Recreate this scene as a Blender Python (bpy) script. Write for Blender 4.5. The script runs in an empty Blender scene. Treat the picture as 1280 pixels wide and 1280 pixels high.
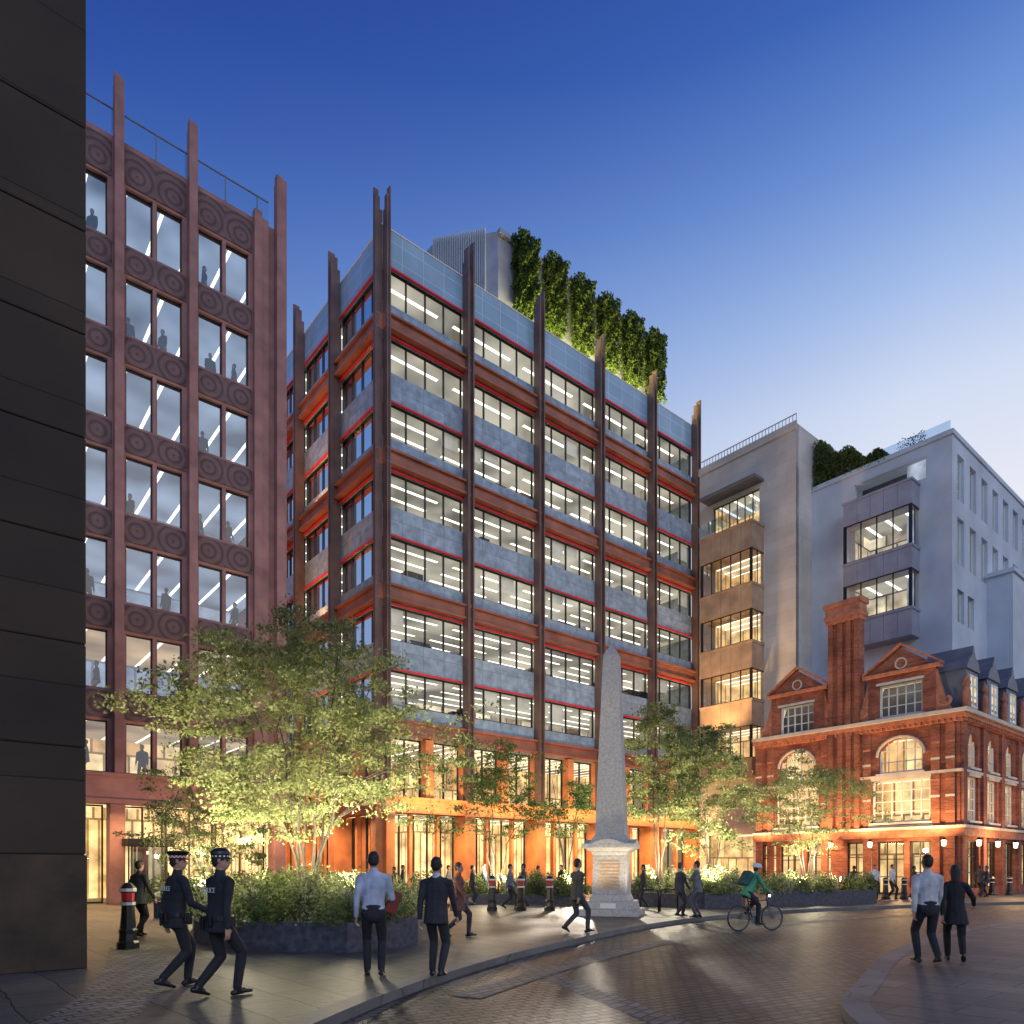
import bpy, math, random
import numpy as np
from mathutils import Vector, Matrix
random.seed(7); RNG=np.random.default_rng(7)
sc=bpy.context.scene; COL=sc.collection
R=math.radians
FP=892.0; HZ=1085.0; CH=1.55
def gp(px,py):
    Y=CH*FP/(py-HZ); return ((px-640)/FP*Y, Y)
ANG=math.atan2(.6385,.7695)
# ------------------------------------------------------------ materials
def base(name):
    m=bpy.data.materials.new(name); m.use_nodes=True; nt=m.node_tree
    return m,nt,nt.nodes['Principled BSDF']
def N(nt,t,**k):
    n=nt.nodes.new(t)
    for a,b in k.items(): setattr(n,a,b)
    return n
def c4(c,f=1.0): return (min(1,c[0]*f),min(1,c[1]*f),min(1,c[2]*f),1)
def weather(nt,colsock,var,scale):
    tc=N(nt,'ShaderNodeTexCoord'); no=N(nt,'ShaderNodeTexNoise'); no.inputs['Scale'].default_value=scale; no.inputs['Detail'].default_value=6
    nt.links.new(tc.outputs['Object'],no.inputs['Vector'])
    mr=N(nt,'ShaderNodeMapRange'); mr.inputs['From Min'].default_value=.3; mr.inputs['From Max'].default_value=.7
    mr.inputs['To Min'].default_value=1-var; mr.inputs['To Max'].default_value=1+var
    nt.links.new(no.outputs['Fac'],mr.inputs['Value'])
    mx=N(nt,'ShaderNodeVectorMath',operation='SCALE')
    if isinstance(colsock,tuple): mx.inputs[0].default_value=colsock[:3]
    else: nt.links.new(colsock,mx.inputs[0])
    nt.links.new(mr.outputs[0],mx.inputs['Scale'])
    return mx.outputs[0],tc
def M(name,col,rough=.7,metal=0,var=.2,scale=1.5,bump=0,bscale=30,emit=None,es=0):
    m,nt,b=base(name)
    o,tc=weather(nt,c4(col),var,scale); nt.links.new(o,b.inputs['Base Color'])
    b.inputs['Roughness'].default_value=rough; b.inputs['Metallic'].default_value=metal
    if bump:
        n=N(nt,'ShaderNodeTexNoise'); n.inputs['Scale'].default_value=bscale; n.inputs['Detail'].default_value=5
        nt.links.new(tc.outputs['Object'],n.inputs['Vector'])
        bp=N(nt,'ShaderNodeBump'); bp.inputs['Strength'].default_value=bump; bp.inputs['Distance'].default_value=.02
        nt.links.new(n.outputs['Fac'],bp.inputs['Height']); nt.links.new(bp.outputs[0],b.inputs['Normal'])
    if emit:
        b.inputs['Emission Color'].default_value=c4(emit); b.inputs['Emission Strength'].default_value=es
    return m
def BR(name,c1,c2,mo,bw,bh,ms,mode='wall',rough=.75,bump=.4,var=.2,vs=.6,rot=0,off=.5,bd=.02,fine=1.0):
    m,nt,b=base(name)
    tc=N(nt,'ShaderNodeTexCoord')
    if mode=='wall':
        sp=N(nt,'ShaderNodeSeparateXYZ'); nt.links.new(tc.outputs['Object'],sp.inputs[0])
        ad=N(nt,'ShaderNodeMath',operation='ADD'); nt.links.new(sp.outputs[0],ad.inputs[0]); nt.links.new(sp.outputs[1],ad.inputs[1])
        cb=N(nt,'ShaderNodeCombineXYZ'); nt.links.new(ad.outputs[0],cb.inputs[0]); nt.links.new(sp.outputs[2],cb.inputs[1]); vec=cb.outputs[0]
    else:
        mp=N(nt,'ShaderNodeMapping'); mp.inputs['Rotation'].default_value=(0,0,rot); nt.links.new(tc.outputs['Object'],mp.inputs[0])
        no=N(nt,'ShaderNodeTexNoise'); no.inputs['Scale'].default_value=1.2/bw
        nt.links.new(mp.outputs[0],no.inputs['Vector'])
        ma=N(nt,'ShaderNodeVectorMath',operation='MULTIPLY_ADD'); ma.inputs[1].default_value=(bh*.25,)*3
        nt.links.new(no.outputs['Color'],ma.inputs[0]); nt.links.new(mp.outputs[0],ma.inputs[2]); vec=ma.outputs[0]
    br=N(nt,'ShaderNodeTexBrick'); br.offset=off
    br.inputs['Scale'].default_value=1; br.inputs['Brick Width'].default_value=bw; br.inputs['Row Height'].default_value=bh
    br.inputs['Mortar Size'].default_value=ms; br.inputs['Mortar Smooth'].default_value=.3
    br.inputs['Color1'].default_value=c4(c1); br.inputs['Color2'].default_value=c4(c2); br.inputs['Mortar'].default_value=c4(mo)
    nt.links.new(vec,br.inputs['Vector'])
    o,_=weather(nt,br.outputs['Color'],var,vs); nt.links.new(o,b.inputs['Base Color'])
    b.inputs['Roughness'].default_value=rough
    n2=N(nt,'ShaderNodeTexNoise'); n2.inputs['Scale'].default_value=3/bh if bh<.5 else 8; n2.inputs['Detail'].default_value=4
    nt.links.new(tc.outputs['Object'],n2.inputs['Vector'])
    f2=N(nt,'ShaderNodeMath',operation='MULTIPLY'); f2.inputs[1].default_value=fine; nt.links.new(n2.outputs['Fac'],f2.inputs[0])
    su=N(nt,'ShaderNodeMath',operation='MULTIPLY_ADD'); su.inputs[1].default_value=-1
    nt.links.new(br.outputs['Fac'],su.inputs[0]); nt.links.new(f2.outputs[0],su.inputs[2])
    bp=N(nt,'ShaderNodeBump'); bp.inputs['Strength'].default_value=bump; bp.inputs['Distance'].default_value=bd
    nt.links.new(su.outputs[0],bp.inputs['Height']); nt.links.new(bp.outputs[0],b.inputs['Normal'])
    return m
def EM(name,col,s):
    m=bpy.data.materials.new(name); m.use_nodes=True; nt=m.node_tree; nt.nodes.clear()
    e=N(nt,'ShaderNodeEmission'); e.inputs[0].default_value=c4(col); e.inputs[1].default_value=s
    o=N(nt,'ShaderNodeOutputMaterial'); nt.links.new(e.outputs[0],o.inputs[0]); m.cycles.emission_sampling='NONE'; return m
def CEIL(name,axis,period,width,cb,cs,sb,ss,seg=0):  # ceiling colour itself glows, patchily, in place of lamplight; strips are the lamps
    m=bpy.data.materials.new(name); m.use_nodes=True; nt=m.node_tree; nt.nodes.clear()
    tc=N(nt,'ShaderNodeTexCoord'); sp=N(nt,'ShaderNodeSeparateXYZ'); nt.links.new(tc.outputs['Object'],sp.inputs[0])
    def stripe(out,p,w):
        a=N(nt,'ShaderNodeMath',operation='DIVIDE'); a.inputs[1].default_value=p; nt.links.new(out,a.inputs[0])
        f=N(nt,'ShaderNodeMath',operation='FRACT'); nt.links.new(a.outputs[0],f.inputs[0])
        l=N(nt,'ShaderNodeMath',operation='LESS_THAN'); l.inputs[1].default_value=w/p; nt.links.new(f.outputs[0],l.inputs[0]); return l.outputs[0]
    k=stripe(sp.outputs[axis],period,width)
    if seg:
        k2=stripe(sp.outputs[1-axis],seg,seg*.8); q=N(nt,'ShaderNodeMath',operation='MULTIPLY'); nt.links.new(k,q.inputs[0]); nt.links.new(k2,q.inputs[1]); k=q.outputs[0]
    no=N(nt,'ShaderNodeTexNoise'); no.inputs['Scale'].default_value=.25; nt.links.new(tc.outputs['Object'],no.inputs['Vector'])
    mr=N(nt,'ShaderNodeMapRange'); mr.inputs[1].default_value=.35; mr.inputs[2].default_value=.65; mr.inputs[3].default_value=.35; mr.inputs[4].default_value=1.35
    nt.links.new(no.outputs['Fac'],mr.inputs[0])
    e1=N(nt,'ShaderNodeEmission'); e1.inputs[0].default_value=c4(cb)
    mu=N(nt,'ShaderNodeMath',operation='MULTIPLY'); mu.inputs[1].default_value=cs; nt.links.new(mr.outputs[0],mu.inputs[0]); nt.links.new(mu.outputs[0],e1.inputs[1])
    e2=N(nt,'ShaderNodeEmission'); e2.inputs[0].default_value=c4(sb); e2.inputs[1].default_value=ss
    mx=N(nt,'ShaderNodeMixShader'); nt.links.new(k,mx.inputs[0]); nt.links.new(e1.outputs[0],mx.inputs[1]); nt.links.new(e2.outputs[0],mx.inputs[2])
    o=N(nt,'ShaderNodeOutputMaterial'); nt.links.new(mx.outputs[0],o.inputs[0]); m.cycles.emission_sampling='NONE'; return m
def ROOM(name,c1,c2,bw,bh,s):  # self-glowing wall: room light is put into its colour, uneven between bays
    m=bpy.data.materials.new(name); m.use_nodes=True; nt=m.node_tree; nt.nodes.clear()
    tc=N(nt,'ShaderNodeTexCoord'); sp=N(nt,'ShaderNodeSeparateXYZ'); nt.links.new(tc.outputs['Object'],sp.inputs[0])
    ad=N(nt,'ShaderNodeMath',operation='ADD'); nt.links.new(sp.outputs[0],ad.inputs[0]); nt.links.new(sp.outputs[1],ad.inputs[1])
    cb=N(nt,'ShaderNodeCombineXYZ'); nt.links.new(ad.outputs[0],cb.inputs[0]); nt.links.new(sp.outputs[2],cb.inputs[1])
    br=N(nt,'ShaderNodeTexBrick'); br.inputs['Scale'].default_value=1; br.inputs['Brick Width'].default_value=bw; br.inputs['Row Height'].default_value=bh; br.inputs['Mortar Size'].default_value=.06
    br.inputs['Color1'].default_value=c4(c1); br.inputs['Color2'].default_value=c4(c2); br.inputs['Mortar'].default_value=c4(c2,.4)
    nt.links.new(cb.outputs[0],br.inputs['Vector'])
    o1,_=weather(nt,br.outputs['Color'],.6,.9)  # noise here varies the glow, not staining
    e=N(nt,'ShaderNodeEmission'); nt.links.new(o1,e.inputs[0]); e.inputs[1].default_value=s
    o=N(nt,'ShaderNodeOutputMaterial'); nt.links.new(e.outputs[0],o.inputs[0]); m.cycles.emission_sampling='NONE'; return m
def GLASS(name,tint,add,rough=.02):
    m=bpy.data.materials.new(name); m.use_nodes=True; nt=m.node_tree; nt.nodes.clear()
    t=N(nt,'ShaderNodeBsdfTransparent'); t.inputs[0].default_value=c4(tint)
    g=N(nt,'ShaderNodeBsdfGlossy'); g.inputs['Roughness'].default_value=rough
    fr=N(nt,'ShaderNodeFresnel'); fr.inputs[0].default_value=1.45
    a=N(nt,'ShaderNodeMath',operation='ADD'); a.inputs[1].default_value=add; nt.links.new(fr.outputs[0],a.inputs[0])
    tc=N(nt,'ShaderNodeTexCoord'); no=N(nt,'ShaderNodeTexNoise'); no.inputs['Scale'].default_value=.8; nt.links.new(tc.outputs['Object'],no.inputs['Vector'])
    bp=N(nt,'ShaderNodeBump'); bp.inputs['Strength'].default_value=.05; nt.links.new(no.outputs['Fac'],bp.inputs['Height']); nt.links.new(bp.outputs[0],g.inputs['Normal'])
    mx=N(nt,'ShaderNodeMixShader'); nt.links.new(a.outputs[0],mx.inputs[0]); nt.links.new(t.outputs[0],mx.inputs[1]); nt.links.new(g.outputs[0],mx.inputs[2])
    o=N(nt,'ShaderNodeOutputMaterial'); nt.links.new(mx.outputs[0],o.inputs[0]); return m
def LEAF(name,c1,c2,tr=.4):
    m=bpy.data.materials.new(name); m.use_nodes=True; nt=m.node_tree; nt.nodes.clear()
    tc=N(nt,'ShaderNodeTexCoord'); no=N(nt,'ShaderNodeTexNoise'); no.inputs['Scale'].default_value=3.5; no.inputs['Detail'].default_value=8; no.inputs['Roughness'].default_value=.8
    nt.links.new(tc.outputs['Object'],no.inputs['Vector'])
    cr=N(nt,'ShaderNodeValToRGB'); cr.color_ramp.elements[0].position=.38; cr.color_ramp.elements[1].position=.62
    cr.color_ramp.elements[0].color=c4(c1); cr.color_ramp.elements[1].color=c4(c2); nt.links.new(no.outputs['Fac'],cr.inputs[0])
    d=N(nt,'ShaderNodeBsdfDiffuse'); t=N(nt,'ShaderNodeBsdfTranslucent'); nt.links.new(cr.outputs[0],d.inputs[0]); nt.links.new(cr.outputs[0],t.inputs[0])
    mx=N(nt,'ShaderNodeMixShader'); mx.inputs[0].default_value=tr; nt.links.new(d.outputs[0],mx.inputs[1]); nt.links.new(t.outputs[0],mx.inputs[2])
    o=N(nt,'ShaderNodeOutputMaterial'); nt.links.new(mx.outputs[0],o.inputs[0]); return m
# ------------------------------------------------------------ mesh builder
class MB:
    def __init__(s): s.v=[]; s.f=[]; s.m=[]
    def add(s,vs,fs,mi=0):
        o=len(s.v); s.v+= [tuple(p) for p in vs]; s.f+=[tuple(i+o for i in f) for f in fs]; s.m+=[mi]*len(fs)
    def box(s,x0,x1,y0,y1,z0,z1,mi=0,mb=None):
        o=len(s.v); s.v+=[(x0,y0,z0),(x1,y0,z0),(x1,y1,z0),(x0,y1,z0),(x0,y0,z1),(x1,y0,z1),(x1,y1,z1),(x0,y1,z1)]
        s.f+=[tuple(i+o for i in f) for f in ((0,3,2,1),(4,5,6,7),(0,1,5,4),(1,2,6,5),(2,3,7,6),(3,0,4,7))]
        s.m+=[mi if mb is None else mb]+[mi]*5
    def quad(s,p,mi=0): s.add(p,[tuple(range(len(p)))],mi)
    def prism(s,poly,z0,z1,mi=0):
        n=len(poly); vs=[(p[0],p[1],z0) for p in poly]+[(p[0],p[1],z1) for p in poly]
        s.add(vs,[tuple(range(n))[::-1],tuple(range(n,2*n))]+[(i,(i+1)%n,n+(i+1)%n,n+i) for i in range(n)],mi)
    def extr(s,pts,vec,mi=0):
        n=len(pts); vs=[tuple(p) for p in pts]+[tuple(Vector(p)+Vector(vec)) for p in pts]
        s.add(vs,[tuple(range(n))[::-1],tuple(range(n,2*n))]+[(i,(i+1)%n,n+(i+1)%n,n+i) for i in range(n)],mi)
    def tube(s,pts,rad,n=6,mi=0):
        pts=[Vector(p) for p in pts]
        if not isinstance(rad,(list,tuple)): rad=[rad]*len(pts)
        vs=[]; prev=None
        for i,p in enumerate(pts):
            d=(pts[min(i+1,len(pts)-1)]-pts[max(i-1,0)]); d=d.normalized() if d.length>1e-9 else Vector((0,0,1))
            if prev is None: prev=Vector((1,0,0)) if abs(d.x)<.8 else Vector((0,1,0))
            e1=(prev-d*prev.dot(d)).normalized(); prev=e1; e2=d.cross(e1)
            for k in range(n):
                a=2*math.pi*k/n; vs.append(p+e1*math.cos(a)*rad[i]+e2*math.sin(a)*rad[i])
        fs=[(i*n+k,i*n+(k+1)%n,(i+1)*n+(k+1)%n,(i+1)*n+k) for i in range(len(pts)-1) for k in range(n)]
        fs+=[tuple(range(n))[::-1],tuple((len(pts)-1)*n+k for k in range(n))]
        s.add(vs,fs,mi)
    def lathe(s,prof,cx=0,cy=0,n=16,mi=0,mis=None):
        vs=[(cx+r*math.cos(2*math.pi*k/n),cy+r*math.sin(2*math.pi*k/n),z) for r,z in prof for k in range(n)]
        o=len(s.v); s.v+=vs
        for i in range(len(prof)-1):
            for k in range(n):
                s.f.append((o+i*n+k,o+i*n+(k+1)%n,o+(i+1)*n+(k+1)%n,o+(i+1)*n+k)); s.m.append(mis[i] if mis else mi)
    def build(s,name,mats,parent=None,smooth=False,bevel=0):
        me=bpy.data.meshes.new(name); me.from_pydata(s.v,[],s.f)
        if not isinstance(mats,(list,tuple)): mats=[mats]
        for m in mats: me.materials.append(m)
        me.polygons.foreach_set('material_index',s.m)
        if smooth: me.polygons.foreach_set('use_smooth',[True]*len(s.f))
        me.update()
        o=bpy.data.objects.new(name,me); COL.objects.link(o)
        if parent: o.parent=parent
        if bevel:
            b=o.modifiers.new('bevel','BEVEL'); b.width=bevel; b.segments=2; b.limit_method='ANGLE'
        return o
def tag(o,label=None,cat=None,group=None,kind=None):
    if label: o['label']=label
    if cat: o['category']=cat
    if group: o['group']=group
    if kind: o['kind']=kind
    return o
def empty(name,loc,rz=0,label=None,cat=None,group=None):
    o=bpy.data.objects.new(name,None); COL.objects.link(o); o.location=loc; o.rotation_euler=(0,0,rz); o.empty_display_size=.2
    return tag(o,label,cat,group)
def fb(mb,face,s0,s1,w0,w1,z0,z1,mi=0):
    if face=='f': mb.box(s0,s1,-w1,-w0,z0,z1,mi)
    else: mb.box(-w1,-w0,s0,s1,z0,z1,mi)
def fp(face,s,w,z): return (s,-w,z) if face=='f' else (-w,s,z)
def fq(mb,face,s0,s1,w,z0,z1,mi=0):
    mb.quad([fp(face,s0,w,z0),fp(face,s1,w,z0),fp(face,s1,w,z1),fp(face,s0,w,z1)],mi)
def fpoly(mb,face,pts,w0,w1,mi=0):
    ps=[fp(face,a,w0,z) for a,z in pts]; q=Vector(fp(face,0,w1,0))-Vector(fp(face,0,w0,0)); mb.extr(ps,q,mi)
def one(name,mat,root,face,*a,bevel=0):
    mb=MB(); fb(mb,face,*a); return mb.build(name,mat,root,bevel=bevel)
def wall_open(mb,face,s0,s1,z0,z1,ops,w0=-.35,w1=0,mi=0):
    zs=sorted({z0,z1}|{z for o in ops for z in (o[2],o[3]) if z0<z<z1})
    for a,b in zip(zs,zs[1:]):
        zc=(a+b)/2; cuts=sorted([(max(o[0],s0),min(o[1],s1)) for o in ops if o[2]<zc<o[3] and o[1]>s0 and o[0]<s1])
        s=s0
        for c,d in cuts:
            if c>s+1e-4: fb(mb,face,s,c,w0,w1,a,b,mi)
            s=max(s,d)
        if s<s1-1e-4: fb(mb,face,s,s1,w0,w1,a,b,mi)
def window(root,face,s0,s1,z0,z1,w,fm,gm,cols=1,rows=1,ft=.06,fd=.08,bar=None,name='window'):
    mb=MB(); e=.003
    fb(mb,face,s0,s1,w,w+fd,z0,z0+ft); fb(mb,face,s0,s1,w,w+fd,z1-ft,z1)
    fb(mb,face,s0,s0+ft,w,w+fd-e,z0+ft,z1-ft); fb(mb,face,s1-ft,s1,w,w+fd-e,z0+ft,z1-ft)
    bt=bar or ft
    for i in range(1,cols):
        c=s0+(s1-s0)*i/cols; fb(mb,face,c-bt/2,c+bt/2,w,w+fd-2*e,z0+ft,z1-ft)
    for j in range(1,rows):
        c=z0+(z1-z0)*j/rows; fb(mb,face,s0+ft,s1-ft,w,w+fd-3*e,c-bt/2,c+bt/2)
    o=mb.build(name,fm,root)
    g=MB(); fq(g,face,s0+.01,s1-.01,w+.03,z0+.01,z1-.01); g.build('pane',gm,o)
    return o
def arch_fill(mb,face,s0,s1,zs,zt,w0,w1,mi=0,n=10):
    c=(s0+s1)/2; r=(s1-s0)/2
    pts=[(c-r*math.cos(math.pi*i/n),zs+min(zt-zs-.01,(zt-zs)*.98*math.sin(math.pi*i/n))) for i in range(n+1)]
    for (a,za),(b,zb) in zip(pts,pts[1:]):
        fpoly(mb,face,[(a,za),(b,zb),(b,zt),(a,zt)],w0,w1,mi)
def room(root,face,s0,s1,z0,z1,w,depth,mw,mc,mf,name='lit_room'):
    mb=MB(); b=w-depth
    fq(mb,face,s0,s1,b,z0,z1,0)
    mb.quad([fp(face,s0,w,z1),fp(face,s1,w,z1),fp(face,s1,b,z1),fp(face,s0,b,z1)],1)
    mb.quad([fp(face,s0,w,z0),fp(face,s1,w,z0),fp(face,s1,b,z0),fp(face,s0,b,z0)],2)
    for s in (s0,s1): mb.quad([fp(face,s,w,z0),fp(face,s,b,z0),fp(face,s,b,z1),fp(face,s,w,z1)],0)
    return mb.build(name,[mw,mc,mf],root)
# ------------------------------------------------------------ material set
m_flag=BR('flagstone',(.115,.102,.09),(.06,.056,.054),(.018,.018,.018),1.0,.62,.014,'ground',.55,.45,.4,.5,ANG+.15)
m_cob=BR('cobbles',(.115,.105,.10),(.04,.037,.039),(.008,.008,.009),.25,.145,.022,'ground',.48,1.0,.45,.35,-.55,.5,.045,.6)
m_cob2=BR('granite_setts',(.22,.20,.18),(.12,.11,.10),(.025,.025,.025),.25,.16,.016,'ground',.6,.8,.3,1,-.9,.5,.03)
m_kerb=BR('granite_kerb',(.16,.15,.145),(.12,.115,.11),(.03,.03,.03),.95,5,.01,'ground',.6,.3,.3,1,0)
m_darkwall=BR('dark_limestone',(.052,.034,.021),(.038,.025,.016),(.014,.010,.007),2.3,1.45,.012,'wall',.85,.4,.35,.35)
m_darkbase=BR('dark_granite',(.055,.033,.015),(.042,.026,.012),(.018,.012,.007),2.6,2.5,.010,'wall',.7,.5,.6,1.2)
m_astone=M('mauve_sandstone',(.29,.145,.135),.75,0,.28,1.1,.35,25)
def swirl():
    m,nt,b=base('carved_stone')
    tc=N(nt,'ShaderNodeTexCoord'); sp=N(nt,'ShaderNodeSeparateXYZ'); nt.links.new(tc.outputs['Object'],sp.inputs[0])
    def per(o,p,off):
        a=N(nt,'ShaderNodeMath',operation='ADD'); a.inputs[1].default_value=off; nt.links.new(o,a.inputs[0])
        d=N(nt,'ShaderNodeMath',operation='PINGPONG'); d.inputs[1].default_value=p; nt.links.new(a.outputs[0],d.inputs[0]); return d.outputs[0]
    cb=N(nt,'ShaderNodeCombineXYZ'); nt.links.new(per(sp.outputs[0],.75,-.45),cb.inputs[0]); nt.links.new(per(sp.outputs[2],1.9375,-.785),cb.inputs[1])
    wv=N(nt,'ShaderNodeTexWave',wave_type='RINGS',rings_direction='SPHERICAL'); wv.inputs['Scale'].default_value=1.0; wv.inputs['Distortion'].default_value=.3
    nt.links.new(cb.outputs[0],wv.inputs['Vector'])
    cr=N(nt,'ShaderNodeValToRGB'); cr.color_ramp.elements[0].color=(.075,.042,.045,1); cr.color_ramp.elements[1].color=(.15,.085,.085,1); cr.color_ramp.elements[1].position=.55
    nt.links.new(wv.outputs['Fac'],cr.inputs[0]); o,_=weather(nt,cr.outputs[0],.2,1.5); nt.links.new(o,b.inputs['Base Color'])
    bp=N(nt,'ShaderNodeBump'); bp.inputs['Strength'].default_value=.6; bp.inputs['Distance'].default_value=.04
    nt.links.new(wv.outputs['Fac'],bp.inputs['Height']); nt.links.new(bp.outputs[0],b.inputs['Normal']); b.inputs['Roughness'].default_value=.65
    return m
m_apan=swirl()
m_frame=M('dark_frame',(.02,.02,.024),.4,.3)
m_post=M('bronze_steel',(.17,.105,.088),.5,.2,.3,.8,.15,12)
m_beam=M('rust_brown_steel',(.34,.125,.078),.5,.1,.3,.8,.15,12)
m_red=M('red_rail_paint_glow',(.70,.022,.04),.4,emit=(.8,.03,.04),es=.05)  # slight self-glow added to brighten the rail; it is no lamp
m_orange=M('orange_terracotta',(.60,.22,.08),.6,0,.25,1.2,.15,20)
m_panel=BR('blue_grey_panels',(.34,.42,.50),(.26,.335,.41),(.12,.15,.18),1.48,.95,.012,'wall',.32,.15,.28,2.2,0,0,.01,.4)
m_parapet=BR('parapet_glass_panels',(.30,.44,.56),(.25,.39,.52),(.55,.62,.68),1.48,1.0,.02,'wall',.12,.05,.15,.4,0,0,.01,.05)
m_glass=GLASS('window_glass',(.95,.96,.96),.02)
m_glassA=GLASS('reflective_glass',(.84,.90,.96),.16)
m_rail=GLASS('rail_glass',(.62,.76,.88),.16)
m_ceilA=CEIL('cool_office_ceiling_glow',0,1.5,.16,(.38,.46,.60),.80,(1,.97,.9),2.0)
m_ceilB=CEIL('office_ceiling_glow',1,1.35,.24,(.68,.62,.48),.72,(1,.95,.80),2.5,5.95)
m_ceilW=CEIL('warm_lower_ceiling_glow',0,1.5,.16,(.75,.50,.28),.8,(1,.90,.65),2.0)
m_roomA=ROOM('cool_office_wall_glow',(.30,.38,.52),(.44,.50,.62),1.9,3.9,.75)
m_roomB=ROOM('warm_office_wall_glow',(.98,.85,.58),(.34,.26,.19),1.5,3.6,.95)
m_floor=M('office_floor',(.12,.11,.10),.6)
m_wood=ROOM('lobby_timber_glow',(1.0,.70,.32),(.9,.50,.17),.5,4,1.7)
m_lobc=CEIL('lobby_ceiling_glow',0,2.4,.25,(1,.68,.32),1.5,(1,.92,.7),3.2)
m_warmroom=ROOM('warm_room_glow',(1.0,.70,.32),(.70,.38,.14),1.1,2.4,1.25)
m_warmceil=CEIL('warm_ceiling_glow',0,1.1,.2,(1,.72,.38),1.1,(1,.92,.7),2.4)
m_cream=BR('cream_stone',(.62,.56,.49),(.55,.50,.44),(.42,.38,.34),1.6,.8,.010,'wall',.8,.1,.2,.3)
m_pale=M('pale_render',(.54,.58,.63),.8,0,.18,.3,.05,10)
m_tan=M('tan_bronze_cladding',(.42,.29,.19),.5,.2,.25,1,.1,10)
m_greyb=M('grey_cladding',(.34,.34,.39),.5,.2,.15,1)
m_brick=BR('red_brick',(.42,.115,.055),(.22,.055,.03),(.24,.14,.10),.30,.10,.014,'wall',.9,.5,.35,.9)
m_brickt=M('terracotta_trim',(.48,.18,.10),.8,0,.3,3,.4,30)
m_ston=M('white_stone_trim',(.60,.54,.45),.75,0,.15,2,.15,20)
m_slate=BR('slate',(.11,.12,.155),(.07,.08,.105),(.03,.03,.04),.3,.22,.01,'wall',.5,.4,.2,1)
m_white=M('white_paint',(.75,.73,.68),.5,0,.05)
m_lead=M('lead_grey',(.16,.17,.20),.6,.2)
m_granite=M('grey_granite',(.42,.40,.385),.7,0,.22,14,.25,60)
m_gran2=M('planter_granite',(.060,.060,.075),.35,0,.5,9,.1,60)
m_gold=M('gilded_lettering',(.85,.42,.10),.35,.6,.1)
m_bark=M('bark',(.055,.042,.030),.9,0,.35,8,.6,20)
m_soil=M('soil',(.03,.022,.015),.95,0,.3,4,.5,20)
m_leaf=LEAF('leaves',(.075,.105,.035),(.34,.36,.17))
m_leaf2=LEAF('dark_leaves',(.045,.08,.028),(.20,.25,.09))
m_leaf3=LEAF('silvery_leaves',(.18,.22,.12),(.45,.46,.33))
m_ivy=LEAF('trailing_ivy',(.03,.055,.014),(.13,.18,.045),.25)
m_black=M('black_paint',(.012,.012,.013),.35,0,.1)
m_bwhite=M('bollard_white',(.7,.7,.68),.45)
m_bred=M('bollard_red',(.55,.03,.03),.45)
m_lamp=EM('lamp_glow',(1,.75,.42),10)
m_blind=M('window_blind_glow',(.6,.58,.52),.8,emit=(1,.9,.7),es=.25)  # weak emission put in so the blind looks lit; not a lamp
# ------------------------------------------------------------ leaves and trees
def leaf_mesh(name,C,size,mat,parent=None,up=.35,aspect=.6,rng=RNG):
    n=len(C); nrm=rng.normal(size=(n,3)); nrm[:,2]+=up; nrm/=np.linalg.norm(nrm,axis=1)[:,None]
    t=rng.normal(size=(n,3)); t-= (t*nrm).sum(1)[:,None]*nrm; t/=np.linalg.norm(t,axis=1)[:,None]; b=np.cross(nrm,t)
    L=(size*rng.uniform(.55,1.25,n))[:,None]/2
    V=np.empty((n,4,3)); V[:,0]=C-t*L; V[:,1]=C+b*L*aspect; V[:,2]=C+t*L; V[:,3]=C-b*L*aspect
    me=bpy.data.meshes.new(name); me.vertices.add(4*n); me.vertices.foreach_set('co',V.reshape(-1))
    me.loops.add(4*n); me.loops.foreach_set('vertex_index',np.arange(4*n,dtype=np.int32))
    me.polygons.add(n); me.polygons.foreach_set('loop_start',np.arange(0,4*n,4,dtype=np.int32)); me.polygons.foreach_set('loop_total',np.full(n,4,dtype=np.int32))
    me.materials.append(mat); me.update(calc_edges=True); me.validate()
    o=bpy.data.objects.new(name,me); COL.objects.link(o)
    if parent: o.parent=parent
    return o
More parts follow.
